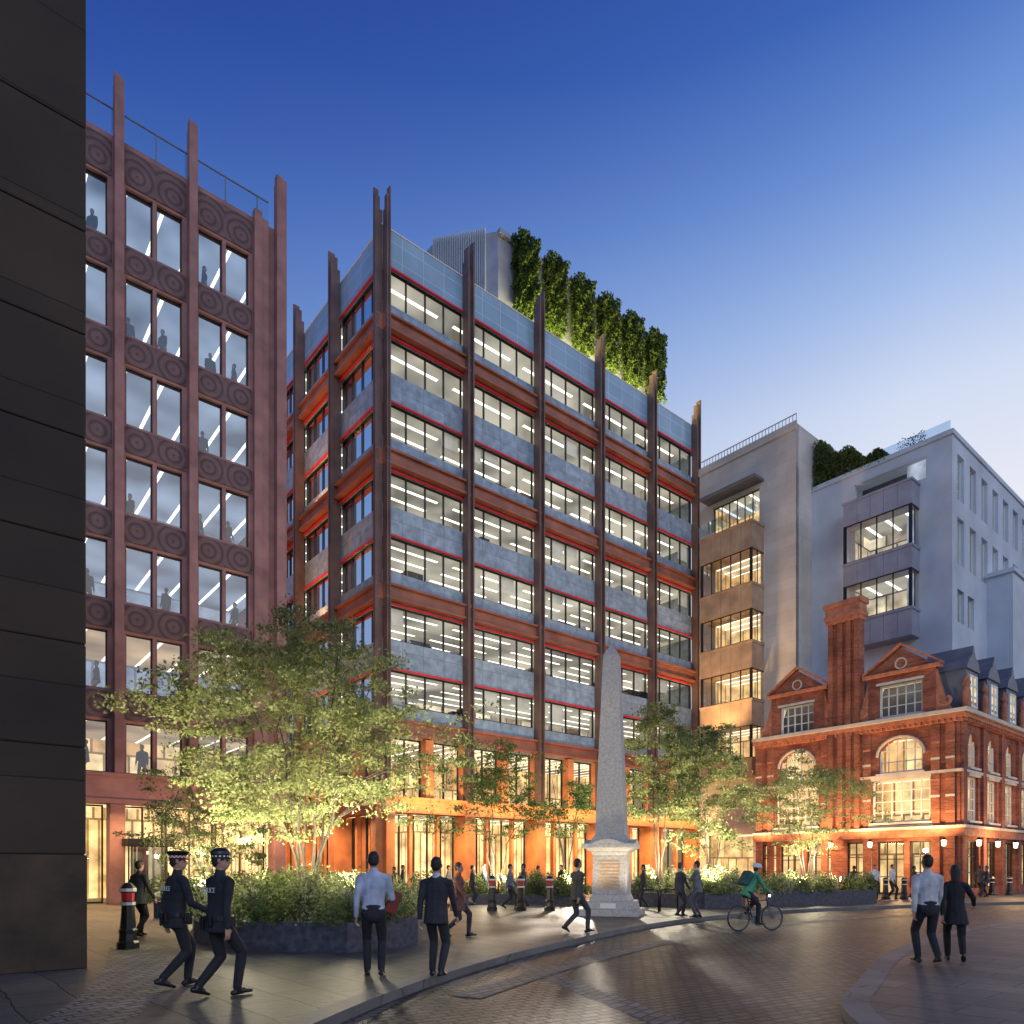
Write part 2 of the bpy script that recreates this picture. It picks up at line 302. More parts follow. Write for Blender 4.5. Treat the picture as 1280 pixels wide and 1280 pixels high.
def tree(x,y,z,H,Rr,zb,label,seed,stems=5,ncl=90,nl=230,ls=.085,mat=m_leaf,group=None,cx=0,tr=.045,sp=.22,top=.22):
    rng=np.random.default_rng(seed); root=empty('tree',(x,y,z),0,label,'tree',group)
    mb=MB(); pts=[]
    for i in range(stems):
        a=2*math.pi*i/stems+rng.uniform(-.4,.4); rr=Rr*rng.uniform(.25,.55); tz=H*rng.uniform(.66,.9)
        P=[]
        for k in range(9):
            t=k/8; P.append(Vector((cx*t+math.cos(a)*(rr*t**1.2+.06)+rng.normal()*.05*Rr*t, math.sin(a)*(rr*t**1.2+.06)+rng.normal()*.05*Rr*t, tz*t)))
        mb.tube(P,[tr*(1-.8*k/8) for k in range(9)],7)
        pts+= [(p,tr*(1-.8*k/8)) for k,p in enumerate(P) if k>=2]
    cl=[]
    while len(cl)<ncl:
        u=rng.uniform(-1,1,3); d=np.linalg.norm(u)
        if d>1 or d<.4: continue
        zc=(H+zb)/2; hz=(H-zb)/2
        wob=1+.20*math.sin(3*math.atan2(u[1],u[0])+seed)+.14*math.sin(5*u[2]+seed)
        k=wob*(1.0-top*max(0,u[2])*1.6)
        c=Vector((cx+u[0]*Rr*k,u[1]*Rr*k,zc+u[2]*hz))
        if any((c-q).length<.42*Rr/3 for q in cl[-60:]): 
            if rng.random()<.6: continue
        cl.append(c)
    L=[]
    for c in cl:
        p,r=min(pts,key=lambda q:(q[0]-c).length+ (1.5 if q[0].z>c.z-.1 else 0))
        mid=p.lerp(c,.5)+Vector((0,0,.12*(c-p).length))
        mb.tube([p,p.lerp(mid,.6),mid,mid.lerp(c,.6),c],[r*.5,r*.4,r*.32,r*.22,.004],5)
        big=rng.uniform(.5,1.5)
        for q in range(4):
            e=c+Vector(rng.normal(size=3))*sp*Rr/2.2; e2=mid.lerp(c,.6); mb.tube([e2,e],[r*.2,.003],4)
            n=int(nl/4*rng.uniform(.4,1.6)*big); L.append(np.array(e)+rng.normal(size=(n,3))*np.array([sp,sp,sp*.38])*rng.uniform(.5,1.0))
    mb.build('trunk',m_bark,root,True)
    leaf_mesh('crown',np.concatenate(L),ls,mat,root,rng=rng)
    return root
# ------------------------------------------------------------ GROUND
g=MB(); g.quad([(-400,-300,-.12),(600,-300,-.12),(600,900,-.12),(-400,900,-.12)]); tag(g.build('road',m_cob),kind='structure')
def spline(P,k=6):
    P=[Vector((*p,0)) for p in P]; out=[]
    for i in range(len(P)-1):
        a=P[max(i-1,0)];b=P[i];c=P[i+1];d=P[min(i+2,len(P)-1)]
        for j in range(k):
            t=j/k; out.append(.5*((2*b)+(c-a)*t+(2*a-5*b+4*c-d)*t*t+(3*b-a-3*c+d)*t**3))
    out.append(P[-1]); return out
KL=spline([(-4.2,-6),(-3.1,1),(-2.0,7),(-.95,10.6),(1.0,14.9),(4.4,20.6),(9,25.4),(15.5,29.4),(26,33.5),(45,38)])
KR_=spline([(2.8,-6),(2.9,1),(3.45,7.1),(4.75,9.8),(7.3,13.6),(10.7,17.4),(14.8,20.8),(20,23.4),(30,27),(48,31)])
def pave(curve,side):
    far=-200 if side<0 else 300
    mb=MB()
    for a,b in zip(curve,curve[1:]): mb.quad([(a.x,a.y,0),(b.x,b.y,0),(far,b.y,0),(far,a.y,0)] if side<0 else [(a.x,a.y,0),(far,a.y,0),(far,b.y,0),(b.x,b.y,0)])
    return mb
def offs(curve,d):
    out=[]
    for i,p in enumerate(curve):
        t=(curve[min(i+1,len(curve)-1)]-curve[max(i-1,0)]).normalized(); out.append(p+Vector((-t.y,t.x,0))*d)
    return out
KLi=offs(KL,.3); KRi=offs(KR_,-.3)
mb=pave(KLi,-1); e=KLi[-1]; mb.quad([(-200,e.y,0),(e.x,e.y,0),(300,e.y+60,0),(300,800,0),(-200,800,0)])
tag(mb.build('pavement',m_flag),kind='structure')
mb=pave(KRi,1); tag(mb.build('pavement',m_flag),kind='structure')
for c,ci in ((KL,KLi),(KR_,KRi)):
    mb=MB()
    for i in range(len(c)-1):
        a,b,p,q=c[i],c[i+1],ci[i],ci[i+1]
        mb.quad([(a.x,a.y,.004),(b.x,b.y,.004),(q.x,q.y,.004),(p.x,p.y,.004)]); mb.quad([(a.x,a.y,-.12),(b.x,b.y,-.12),(b.x,b.y,.004),(a.x,a.y,.004)])
    tag(mb.build('kerb',m_kerb),kind='structure')
def strip(P,w,name,m,z):
    c=spline(P); a=offs(c,w/2); b=offs(c,-w/2); mb=MB()
    for i in range(len(c)-1): mb.quad([(a[i].x,a[i].y,z),(b[i].x,b[i].y,z),(b[i+1].x,b[i+1].y,z),(a[i+1].x,a[i+1].y,z)])
    return tag(mb.build(name,m),kind='structure')
strip([(.1,12.6),(1.0,9.8),(1.9,7),(3.0,3)],.4,'sett_strip',m_cob2,-.116)
strip([(-.6,9.2),(1.2,12.6),(4.6,17.5),(9.6,22.4),(16,26),(27,30)],.45,'sett_strip',m_cob2,-.112)
strip([(-7.5,14.2),(-5.8,11),(-4.4,7.5),(-3.9,3)],.9,'sett_strip',m_cob2,.005)
# ------------------------------------------------------------ LEFT DARK BUILDING
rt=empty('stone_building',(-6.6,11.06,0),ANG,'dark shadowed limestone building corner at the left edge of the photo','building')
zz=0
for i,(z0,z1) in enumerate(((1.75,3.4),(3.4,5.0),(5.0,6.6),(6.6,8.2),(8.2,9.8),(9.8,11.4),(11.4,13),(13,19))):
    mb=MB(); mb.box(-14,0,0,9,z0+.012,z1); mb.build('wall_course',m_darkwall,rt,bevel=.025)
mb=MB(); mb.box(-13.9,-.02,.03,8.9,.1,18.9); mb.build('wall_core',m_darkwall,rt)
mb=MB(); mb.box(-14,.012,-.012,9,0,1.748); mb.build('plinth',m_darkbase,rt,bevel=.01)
# ------------------------------------------------------------ BUILDING A
rA=empty('office_building',(-17.93,30,0),ANG,'mauve stone office block with tall piers and carved panels, on the left','building')
WA=[(31.1-3.875*k) for k in range(7)]
piers=[-4.8,-1.8,1.2,4.2,7.2]; ops=[]
for zt in WA:
    for p in piers[:-1]:
        for a,b in ((.32,1.39),(1.55,2.62)): ops.append((p+a,p+b,zt-2.5 if zt>8 else zt-2.2,zt))
S0,S1=-4.8,8.57
mb=MB()
wall_open(mb,'f',S0,S1,5.6,33.0,ops,-.4,0); mb.box(S1-.3,S1,.4,16,0,33); mb.box(S0,S1,15.5,16,0,33); mb.build('wall',m_astone,rA)
zz=[(33.0-.25,WA[0]+.12)]+[(WA[k]-2.5-.12,WA[k+1]+.12) for k in range(6)]
for zt,zb_ in zz:
    for p in piers[:-1]: one('carved_panel',m_apan,rA,'f',p+.22,p+2.78,0,.05,zb_,zt,bevel=.02)
for p in piers[:-1]+[8.3]:
    hw=.18 if p<8 else .24
    mb=MB(); fb(mb,'f',p-hw,p+hw,.002,.42,5.6,35.1); fpoly(mb,'f',[(p-hw,35.1),(p+hw,35.1),(p+hw,35.3),(p-hw,35.45)],.1,.42)
    mb.build('pier',m_astone,rA)
one('narrow_pier',m_astone,rA,'f',7.02,7.4,0,.25,5.6,33.3); one('narrow_pier',m_astone,rA,'f',7.42,7.75,0,.14,5.6,33.1)
for o in ops: window(rA,'f',o[0],o[1],o[2],o[3],-.22,m_frame,m_glassA,1,1,.05)
for k,zt in enumerate(WA):
    mb=MB(); mb.box(S0+.1,S1-.35,.41,15,zt+.03,zt+.7,0,1); mb.build('floor_slab',[m_floor,m_ceilA if k<5 else m_ceilW],rA)
mb=MB(); mb.box(S0+.1,S1-.4,5.5,6,9.5,33); mb.build('inner_wall',m_roomA,rA)
mb=MB(); mb.box(S0+.1,S1-.4,5.5,6,5.6,9.4); mb.build('inner_wall',m_warmroom,rA)
mb=MB(); mb.box(S0+.1,S1-.35,.61,15,4.9,5.3,0,1); mb.build('floor_slab',[m_floor,m_lobc],rA)
mb=MB(); mb.box(S0+.01,S1-.31,.401,15.49,32.6,32.98); mb.build('roof',m_lead,rA)
mb=MB(); fb(mb,'f',S0,S1,-.6,.35,4.3,5.45); fb(mb,'f',S0,S1,-.6,.45,5.45,5.6); fb(mb,'f',S0,S1,.35,.4,4.3,4.5); mb.build('fascia',m_astone,rA)
mb=MB(); fq(mb,'f',S0,S1-.8,.05,33.0,34.1); o=mb.build('roof_rail',m_rail,rA)
mb=MB(); fb(mb,'f',S0,S1-.8,.03,.08,34.08,34.13)
for i in range(9): fb(mb,'f',S0+i*1.5,S0+i*1.5+.04,.02,.07,33,34.08)
mb.build('rail_frame',m_lead,o)
for s in (-4.5,1.15,8.25): one('column',m_astone,rA,'f',s-.3,s+.3,-.5,.3,0,4.3,bevel=.03)
room(rA,'f',S0,S1-.35,0.02,4.6,-1.2,5,m_wood,m_lobc,m_floor,'lobby')
for i,(a,b) in enumerate(((-4,-1.5),(-1.4,.8),(1.5,3.2),(3.3,5.4),(5.5,7.9))): window(rA,'f',a,b,.02,4.3,-.9,m_frame,m_glass,2,1,.07,name='shopfront_window')
dr=empty('revolving_door',(0,0,0)); dr.parent=rA
for a in range(4):
    mb=MB(); t=a*math.pi/2+.5
    mb.quad([(2.35,-.3,.05),(2.35+.95*math.cos(t),-.3+.95*math.sin(t),.05),(2.35+.95*math.cos(t),-.3+.95*math.sin(t),2.5),(2.35,-.3,2.5)]); mb.build('door_leaf',m_rail,dr)
    mb=MB(); mb.tube([(2.35+math.cos(a*1.571+.5),-.3+math.sin(a*1.571+.5),0),(2.35+math.cos(a*1.571+.5),-.3+math.sin(a*1.571+.5),2.5)],.03); mb.build('door_post',m_black,dr)
mb=MB(); mb.lathe([(1.0,2.5),(1.05,2.5),(1.05,2.8),(0,2.82)],2.35,-.3,24); mb.build('drum_roof',m_black,dr)
# ------------------------------------------------------------ BUILDING B
rB=empty('office_building',(-7.45,41,0),ANG,'central office block with bronze posts, orange beams and blue grey stone bands','building')
LB,LS=29.75,17.0; PF=[.2]+[5.95*k for k in range(1,5)]+[29.5]; PS=[.2,5.7,11.2,16.7]
ZB=[9.75,17.5,25.25,33.0]; rows=[]
for z in ZB:
    rows.append((z+1.3,z+3.35))
    if z<33: rows.append((z+5.1,z+7.1))
bands=[]; prev=9.2
for a,b in rows: bands.append((prev,a)); prev=b
bands.append((prev,38.6))
for i,(a,b) in enumerate(bands):
    top=i==len(bands)-1; mt=m_parapet if top else m_panel; nm='parapet' if top else 'stone_band'
    one(nm,mt,rB,'f',0.001,LB,-.45,-.1,a,b)
    mb=MB(); mb.box(.1,.45,.451,LS,a,b); mb.build(nm,mt,rB)
    if top:
        one('coping',m_white,rB,'f',-.02,LB,-.5,-.06,b,b+.07); one('coping',m_white,rB,'s',.51,LS,-.5,-.06,b,b+.07)
for L_,P_,f_ in ((LB,PF,'f'),(LS,PS,'s')):
    for a,b in rows:
        one('red_rail',m_red,rB,f_,.1,L_,-.12,0,b,b+.10)
        for p,q in zip(P_,P_[1:]):
            window(rB,f_,p+.2,q-.2,a,b,-.35,m_frame,m_glass,4,1,.08,.12)
    for z in ZB:
        mb=MB(); h=.45; fb(mb,f_,.05,L_,-.09,.2,z-h+.12,z+h-.12); fb(mb,f_,.05,L_,-.09,.38,z-h,z-h+.12); fb(mb,f_,.05,L_,-.09,.38,z+h-.12,z+h)
        mb.build('beam',m_beam,rB)
    for i,p in enumerate(P_):
        hw=.24 if i else .13; dp=.55 if i else .42
        mb=MB(); fb(mb,f_,p-hw+.1,p+hw-.1,0,dp-.2,5.7,38.9)
        for sx in (-1,1):
            a,b=sorted((p+sx*hw,p+sx*(hw-.1))); fb(mb,f_,a,b,-.05,dp,5.7,39.4)
            fpoly(mb,f_,[(a,39.4),(b,39.4),(b,40.6 if sx>0 else 40.1),(a,40.6 if sx>0 else 40.1)],.12,dp-.002)
        mb.build('post',m_post,rB)
for L_,P_,f_ in ((LB,PF,'f'),(LS,PS,'s')):
    mb=MB(); fb(mb,f_,.0,L_,-.3,.35,4.9,5.55); fb(mb,f_,0,L_,-.3,.5,5.55,5.7); fb(mb,f_,0,L_,-.3,.42,4.78,4.9); mb.build('beam',m_orange,rB)
    for p,q in zip(P_,P_[1:]):
        m_=(p+q)/2
        for a,b in ((p+.35,m_-.28),(m_+.28,q-.35)):
            window(rB,f_,a,b,5.7,9.2,-.45,m_frame,m_glass,2,1,.08,.12)
        one('pilaster',m_orange,rB,f_,m_-.28,m_+.28,-.4,.25,5.7,9.2)
        window(rB,f_,p+.4,q-.4,.02,4.78,-.9,m_frame,m_glass,5,1,.08,.12,name='shopfront_window')
        for s in (p+1.9,q-1.9):
            one('slim_column',m_orange,rB,f_,s-.1,s+.1,-.6,-.3,0,4.78)
    for i,p in enumerate(P_):
        x0=p-.38 if i else .02
        mb=MB(); fb(mb,f_,x0,p+.38,-.8,.43,0,4.78); fb(mb,f_,x0-.02,p+.42,-.5,.48,0,.4); mb.build('column',m_orange,rB)
        one('pilaster',m_orange,rB,f_,x0,p+.35,-.4,-.001,5.7,9.25)
for a,b in [(0.0,4.7),(5.7,9.2)]+rows:
    nz=b+.6
    mb=MB(); mb.box(.5,LB-.31,.5,LS,b+.04,nz,0,1); mb.build('floor_slab',[m_floor,m_lobc if b<5 else (m_warmceil if b<10 else m_ceilB)],rB)
mb=MB(); mb.box(6.5,LB-.31,6.5,LS,9.9,37.1); mb.build('inner_wall',m_roomB,rB)
mb=MB(); mb.box(6.5,LB-.31,6.5,LS,5.4,9.2); mb.build('inner_wall',m_warmroom,rB)
mb=MB(); mb.box(5,LB-.31,5,LS,0.01,4.7); mb.build('lobby_wall',m_wood,rB)
mb=MB(); mb.box(LB-.3,LB,.46,LS,0,38.6); mb.build('end_wall',m_panel,rB)
mb=MB(); mb.box(.46,LB-.3,.46,LS,37.2,37.6); mb.build('roof',m_lead,rB)
random.seed(21)
for i in range(60):
    mb=MB(); x=random.uniform(1,28); r_=random.choice(rows); mb.box(x,x+random.uniform(.3,1.4),.7,1.2,r_[0]-.4,r_[0]+random.uniform(.15,.75)); mb.build('office_furniture',random.choice([m_frame,m_white,m_tan,m_frame]),rB)
for i in range(26):
    k=random.randrange(5); p,q=PF[k],PF[k+1]; j=random.randrange(4); w_=(q-p-.4)/4; r_=random.choice(rows); h=random.uniform(.4,1.5)
    mb=MB(); mb.box(p+.2+j*w_+.05,p+.2+(j+1)*w_-.05,.52,.54,r_[1]-h,r_[1]); mb.build('blind',m_blind,rB)
for a,b in rows:
    for p in PF[1:-1]:
        mb=MB(); mb.box(p+1.2,p+1.6,1.6,2.0,a-.5,b+.04); mb.build('inner_column',m_white,rB)
ux,uy=.7695,.6385; vx,vy=-.6385,.7696
Kx,Ky=-1.0,51.6
def loc(wx,wy):
    dx,dy=wx+7.45,wy-41; return (dx*ux+dy*uy, dx*vx+dy*vy)
p0=loc(-5.9,52.7); p1=loc(Kx,Ky)
rP=empty('roof_plant_room',(-7.45,41,37.6),ANG,'pale grey louvred plant room on the roof of the central office block','roof structure')
mb=MB(); mb.prism([p1,(29.7,4.0),(29.7,6.2),(29.0,9),(p0[0],9),p0],0,10.0); mb.build('wall',m_greyb,rP)
mb=MB(); mb.prism([(p1[0]-.02,p1[1]-.25),(29.8,3.75),(29.8,4.4),(p1[0]-.02,p1[1]+.1)],9.75,10.12); mb.build('coping',m_greyb,rP)
d=(Vector(p0)-Vector(p1)).normalized(); nn=Vector((-d.y,d.x))
if nn.y>0: nn=-nn
for i in range(30):
    q=Vector(p1)+d*(.9+i*.135); a=q+d*.05
    mb=MB(); mb.prism([(q.x,q.y),(a.x,a.y),(a.x+nn.x*.3,a.y+nn.y*.3),(q.x+nn.x*.3,q.y+nn.y*.3)],0,10.25); mb.build('louvre',m_pale,rP)
for i in range(6):
    s=13.75+i*2.95; n_=9000; C=RNG.uniform(-1,1,(n_,3)); t=RNG.uniform(0,1,n_); lob=.10*np.sin(11*C[:,0]+i*2)
    wv=(1-.10*t**2)*(1+.05*np.sin(23*t+i)); keep=np.abs(C[:,1])>.25
    C=np.stack([s+C[:,0]*.98*wv, 3.25+C[:,1]*.5*wv+.08*np.sin(t*19+C[:,0]*5), 10.15-(5.7+lob*2)*t],1)[keep]
    rp=empty('hanging_plant',(-7.45,41,37.6),ANG,'%s column of trailing ivy hanging below the roof edge, counted from the left'%['first','second','third','fourth','fifth','sixth'][i],'plant','ivy columns on the roof terrace')
    leaf_mesh('foliage',C,.24,m_ivy,rp,up=0)
    mb=MB(); mb.tube([(s,3.3,9.9),(s,3.3,0)],.06); mb.build('stem',m_bark,rp)
# ------------------------------------------------------------ C1
rC=empty('stone_building',(21.05,52.9,0),ANG,'tall cream stone building with stacked bronze bay windows beside the central block','building')
H1=34.6
mb=MB(); wall_open(mb,'s',0,8.5,0,H1,[(3.0,7.2,28.4,31.0),(2.9,6.9,9,28),(3.5,7.6,.0,4.2)],-.4,0); mb.box(.001,9,0.0,.4,0,H1-.002) ; mb.box(.4,9,8.1,8.499,0,H1); mb.box(.4,9,.4,8.1,H1-.5,H1-.1); mb.build('wall',m_cream,rC)
one('cornice',m_cream,rC,'s',-.1,8.6,0.002,.12,H1-.5,H1+.1)
mb=MB()
for i in range(30): fb(mb,'s',.1+i*.28,.14+i*.28,-.3,-.25,H1-.1,H1+.8)
fb(mb,'s',.1,8.5,-.32,-.24,H1+.8,H1+.85); mb.build('roof_rail',m_pale,rC)
room(rC,'s',2.9,7.3,28.3,31.1,-.4,3,m_warmroom,m_ceilB,m_floor)
window(rC,'s',3.0,7.2,28.4,31.0,-.3,m_frame,m_glass,6,1,.07)
mb=MB(); fpoly(mb,'s',[(2.6,31.3),(7.6,31.3),(7.6,31.5),(2.6,31.5)],.0,1.3); mb.build('canopy',m_lead,rC)
mb=MB(); fq(mb,'s',2.4,7.5,1.5,28.2,29.2); mb.build('balcony_rail',m_rail,rC)
def bay(root,s0,s1,w,zs,zbot,ztop,mat,roomm,ceilm,cols=4):
    prev=zbot
    for z0,z1 in zs+[(ztop,ztop)]:
        b_=one('bay_panel',mat,root,'s',s0,s1,-.2,w,prev,z0)
        one('ledge',mat,b_,'s',s0-.07,s1+.07,-.1,w+.07,z0-.16,z0-.003)
        for i in range(1,int((s1-s0)/.9)): one('joint',m_lead,b_,'s',s0+i*.9,s0+i*.9+.025,w+.001,w+.006,prev+.02,z0-.17)
        prev=z1
    for z0,z1 in zs:
        for s in (s0,s1-.14): one('corner_post',m_frame,root,'s',s,s+.14,w-.14,w-.005,z0,z1)
        window(root,'s',s0+.14,s1-.14,z0,z1,w-.12,m_frame,m_glass,cols,1,.07)
        q=MB(); y=s0+.06
        q.quad([(-w+.1,y,z0),(0,y,z0),(0,y,z1),(-w+.1,y,z1)]); e_=q.build('end_pane',m_glass,root)
        q=MB(); q.box(-w+.1,0,y-.03,y+.03,z0,z0+.08); q.box(-w+.1,0,y-.03,y+.03,z1-.08,z1); q.box(-w/2-.03,-w/2+.03,y-.03,y+.03,z0+.08,z1-.08); q.build('frame',m_frame,e_)
        room(root,'s',s0+.3,s1-.3,z0+.003,z1-.003,.05,2.4,roomm,ceilm,m_floor)
bay(rC,2.6,7.2,1.7,[(9.9,12.4),(14.4,16.7),(18.8,21.2),(23.2,25.8)],8.6,27.9,m_tan,m_warmroom,m_warmceil,5)
room(rC,'s',3.5,7.6,0.01,4.2,-.3,3,m_warmroom,m_warmceil,m_floor)
# ------------------------------------------------------------ C2
rD=empty('stone_building',(29.0,47,0),ANG,'pale grey stone building with two stacked bays, rising behind the red brick house','building')
H2=30.4
fo=[]
for i in range(7):
    s=.9+i*2.3
    fo+=[(s,s+1.25,26.2,29.2),(s,s+1.25,21.9,25.0)]
fo+=[(.9,2.15,18.0,20.2),(2.8,4.05,18.0,20.2)]
mb=MB(); wall_open(mb,'s',0.4,9.7,0,H2,[(1.6,6.4,27.95,29.4),(2.3,6.3,17.2,27.7)],-.4,0); wall_open(mb,'f',0,17,0,H2,fo,-.4,0); mb.box(16.6,17,.4,9.7,0,H2); mb.box(.4,16.6,.4,9.7,H2-.5,H2-.15); mb.build('wall',m_pale,rD)
mb=MB(); fb(mb,'s',-.08,9.7,0.002,.1,H2-.25,H2+.08); fb(mb,'f',0,17,.002,.1,H2-.25,H2+.078); mb.build('cornice',m_pale,rD)
one('recess',m_lead,rD,'s',1.5,6.5,-1.6,-1.5,27.8,29.5)
for o in fo:
    window(rD,'f',*o,-.3,m_white,m_glassA,2,1,.07)
room(rD,'f',.5,16.5,18,H2-.6,-.5,2.5,m_roomA,m_ceilA,m_floor)
bay(rD,2,6.6,1.3,[(19.1,21.7),(23.3,26.0)],17.2,27.7,m_greyb,m_roomB,m_ceilB,4)
mb=MB(); fq(mb,'s',.2,7,-.3,H2+.08,H2+.9); mb.build('roof_rail',m_rail,rD)
mb=MB(); mb.box(6.6,22,-1.6,-.002,0,22.3); mb.box(6.4,22,-1.75,-.002,22.3,22.6); mb.build('lower_wing',m_pale,rD)
C=RNG.uniform(0,1,(16000,3)); s=4.2+C[:,0]*5.3; hh=.5+3.2*C[:,0]**1.2+.35*np.sin(s*3); C=np.stack([-.1+C[:,1]*1.6,s,H2-.1+C[:,2]*hh],1)
rh=empty('hedge',(29.0,47,0),ANG,'leafy roof terrace hedge between the cream and the pale grey stone buildings','plant')
leaf_mesh('foliage',C,.22,m_leaf2,rh)
C=RNG.uniform(0,1,(500,3)); C=np.stack([.2+C[:,1]*.6,1.8+C[:,0]*1.8,H2-.1+C[:,2]**1.5*1.2],1)
rh=empty('shrub',(29.0,47,0),ANG,'small shrub on the roof edge of the pale grey stone building','plant'); leaf_mesh('foliage',C,.14,m_ivy,rh)
# ------------------------------------------------------------ RED HOUSE
rR=empty('brick_house',(24.5,39,0),ANG,'ornate red brick house with pedimented gables, chimney stack and lit ground floor','house')
SL=12.4
so=[(1.5,4.7,4.2,6.7),(1.9,4.3,7.1,9.1),(1.9,4.3,10.4,12.3),
    (8.0,10.9,4.2,6.7),(8.3,10.6,7.1,9.1),(8.3,10.6,10.3,12.1),
    (1.1,2.6,.4,3.1),(2.9,4.4,.0,3.1),(4.7,6.2,.4,3.1),(7.2,8.8,.4,3.1),(9.2,10.6,0,3.1),(10.9,12.0,.4,3.1)]
fr=[]
for s in (1.1,4.3,7.5,10.7): fr+=[(s,s+1.7,4.2,6.7),(s+.1,s+1.6,7.2,9.2),(s,s+1.8,.4,3.1)]
mb=MB(); wall_open(mb,'s',0.4,SL,0,10.2,so,-.4,0); wall_open(mb,'f',0,16,0,10.2,fr,-.4,0)
for a,b in ((1.9,4.3),(8.3,10.6)): arch_fill(mb,'s',a,b,8.1,9.1,-.35,-.004)
for s in (1.1,4.3,7.5,10.7): arch_fill(mb,'f',s+.1,s+1.6,8.3,9.2,-.35,-.004)
mb.box(.4,16,SL-.4,SL,0,10.2); mb.box(15.6,16,.4,SL-.4,0,10.2)
mb.build('wall',m_brick,rR)
for a,b,o in ((1.2,4.9,so[2]),(7.6,11.2,so[5])):
    mb=MB(); wall_open(mb,'s',a,b,10.2,12.9,[o],-.35,.05)
    fpoly(mb,'s',[(a-.1,12.9),(b+.1,12.9),((a+b)/2,14.3)],-.35,.05); mb_=mb.build('gable',m_brick,rR)
    mb=MB(); fb(mb,'s',a-.25,b+.25,-.3,.25,12.8,13.0)
    for sx in (0,1):
        P=[(a-.3,12.98),((a+b)/2,14.45)] if sx==0 else [((a+b)/2,14.45),(b+.3,12.98)]
        fpoly(mb,'s',[P[0],P[1],(P[1][0],P[1][1]+.14),(P[0][0],P[0][1]+.14)],-.3,.2)
    mb.build('pediment_trim',m_ston if 0 else m_brickt,mb_)
    one('string_course',m_ston,mb_,'s',a-.1,b+.1,.05,.12,10.24,10.35)
    mb=MB(); c_=(a+b)/2; P=[fp('s',c_+.3*math.cos(math.pi*k/8),.07,13.4+.3*math.sin(math.pi*k/8)) for k in range(17)]; mb.tube(P,.05,5); mb.build('roundel',m_ston,mb_)
    for sx,e_ in ((-1,a),(1,b)):
        mb=MB(); P=[]
        for k in range(14):
            t=k/13; an=t*4.2; r=.42*(1-.6*t); P.append(fp('s',e_+sx*(.5-r*math.cos(an)),.05,10.9-r*math.sin(an)))
        mb.tube(P,.09,6)
        fpoly(mb,'s',[(e_,10.2),(e_+sx*.8,10.2),(e_+sx*.45,11.0),(e_+sx*.12,12.2),(e_,12.7)] if sx>0 else [(e_,10.2),(e_,12.7),(e_-.12,12.2),(e_-.45,11.0),(e_-.8,10.2)],-.25,.03)
        mb.build('scroll',m_brickt,mb_)
for z0,z1,w in ((3.3,3.75,.28),(3.75,3.9,.4),(6.85,7.0,.15),(9.6,9.8,.15),(9.8,10.05,.35),(10.05,10.25,.5)):
    mb=MB(); fb(mb,'s',-w,SL,-.05,w,z0,z1); fb(mb,'f',.051,16,.002,w-.003,z0,z1-.002)
    mb.build('cornice',m_ston if z0 in (6.85,10.05,3.75) else m_brickt,rR)
mb=MB()
for i in range(40): fb(mb,'s',.1+i*.3,.22+i*.3,.15,.30,9.62,9.795)
for i in range(52): fb(mb,'f',.1+i*.3,.22+i*.3,.15,.30,9.62,9.795)
mb.build('dentil_course',m_brickt,rR)
for s in (.45,1.2,4.95,7.55,11.25,12.1): one('pilaster',m_brick,rR,'s',s-.22,s+.22,0.001,.14,0,9.6)
for s in (.3,3.4,6.6,9.8,13): one('pilaster',m_brick,rR,'f',s-.24,s+.24,.001,.16,0,9.6)
for s in (.45,1.2,4.95,7.55,11.25,12.1):
    for z in (4.6,5.5,6.4,7.6,8.5): one('quoin',m_ston if z in(5.5,7.6) else m_brickt,rR,'s',s-.23,s+.23,.141,.155,z,z+.13)
for i,o in enumerate(so+fr):
    f_='s' if i<len(so) else 'f'
    lo=o[3]<3.5
    window(rR,f_,*o,-.25,m_white if not lo else m_frame,m_glass,(6 if o[1]-o[0]>2.5 else 5) if f_=='s' and not lo else 3,4 if 3<o[2]<5 else 3,.11 if not lo else .08,.1,bar=.05)
    if not lo:
        one('sill',m_ston,rR,f_,o[0]-.12,o[1]+.12,.053 if o[3]>11 else .003,.16,o[2]-.12,o[2]-.003)
        if o[3] not in (9.1,9.2): one('lintel',m_ston,rR,f_,o[0]-.1,o[1]+.1,.053 if o[3]>11 else .003,.12,o[3]+.003,o[3]+.15)
for (a,b),z in (((1.9,4.3),8.1),((8.3,10.6),8.1)):
    mb=MB(); c=(a+b)/2; r=(b-a)/2
    P=[fp('s',c-(r+.1)*math.cos(math.pi*k/12),.04,z+(1.08)*math.sin(math.pi*k/12)) for k in range(13)]; mb.tube(P,.08,5)
    mb.build('arch_trim',m_ston,rR)
for a,b in ((1.3,4.85),(7.8,11.1)): one('balcony_band',m_ston,rR,'s',a,b,.003,.2,3.903,4.03)
for z0,z1 in ((0.02,3.2),(3.9,6.8),(6.95,9.3)):
    room(rR,'s',.5,SL-.5,z0,z1,-.45,2.2,m_warmroom,m_warmceil,m_floor); room(rR,'f',2.8,15.5,z0,z1,-.45,1.8,m_warmroom,m_warmceil,m_floor)
room(rR,'s',1.4,4.7,10.25,12.5,-.4,1.8,m_roomB,m_warmceil,m_floor); room(rR,'s',7.8,11,10.25,12.5,-.4,1.8,m_roomB,m_warmceil,m_floor)
mb=MB(); fb(mb,'s',5.35,7.25,-.45,.16,3.9,17.0); ch=mb.build('chimney',m_brick,rR)
for s in (5.35,5.85,6.35,6.95): one('chimney_rib',m_brick,ch,'s',s,s+.28,.161,.32,3.9,16.6)
for a_,z0,z1 in ((.08,16.6,16.85),(.16,16.85,17.1),(.10,17.1,17.6),(.2,17.6,17.85)): one('chimney_cap',m_brickt,ch,'s',5.35-a_,7.25+a_,-.45-a_,.32+a_,z0,z1)
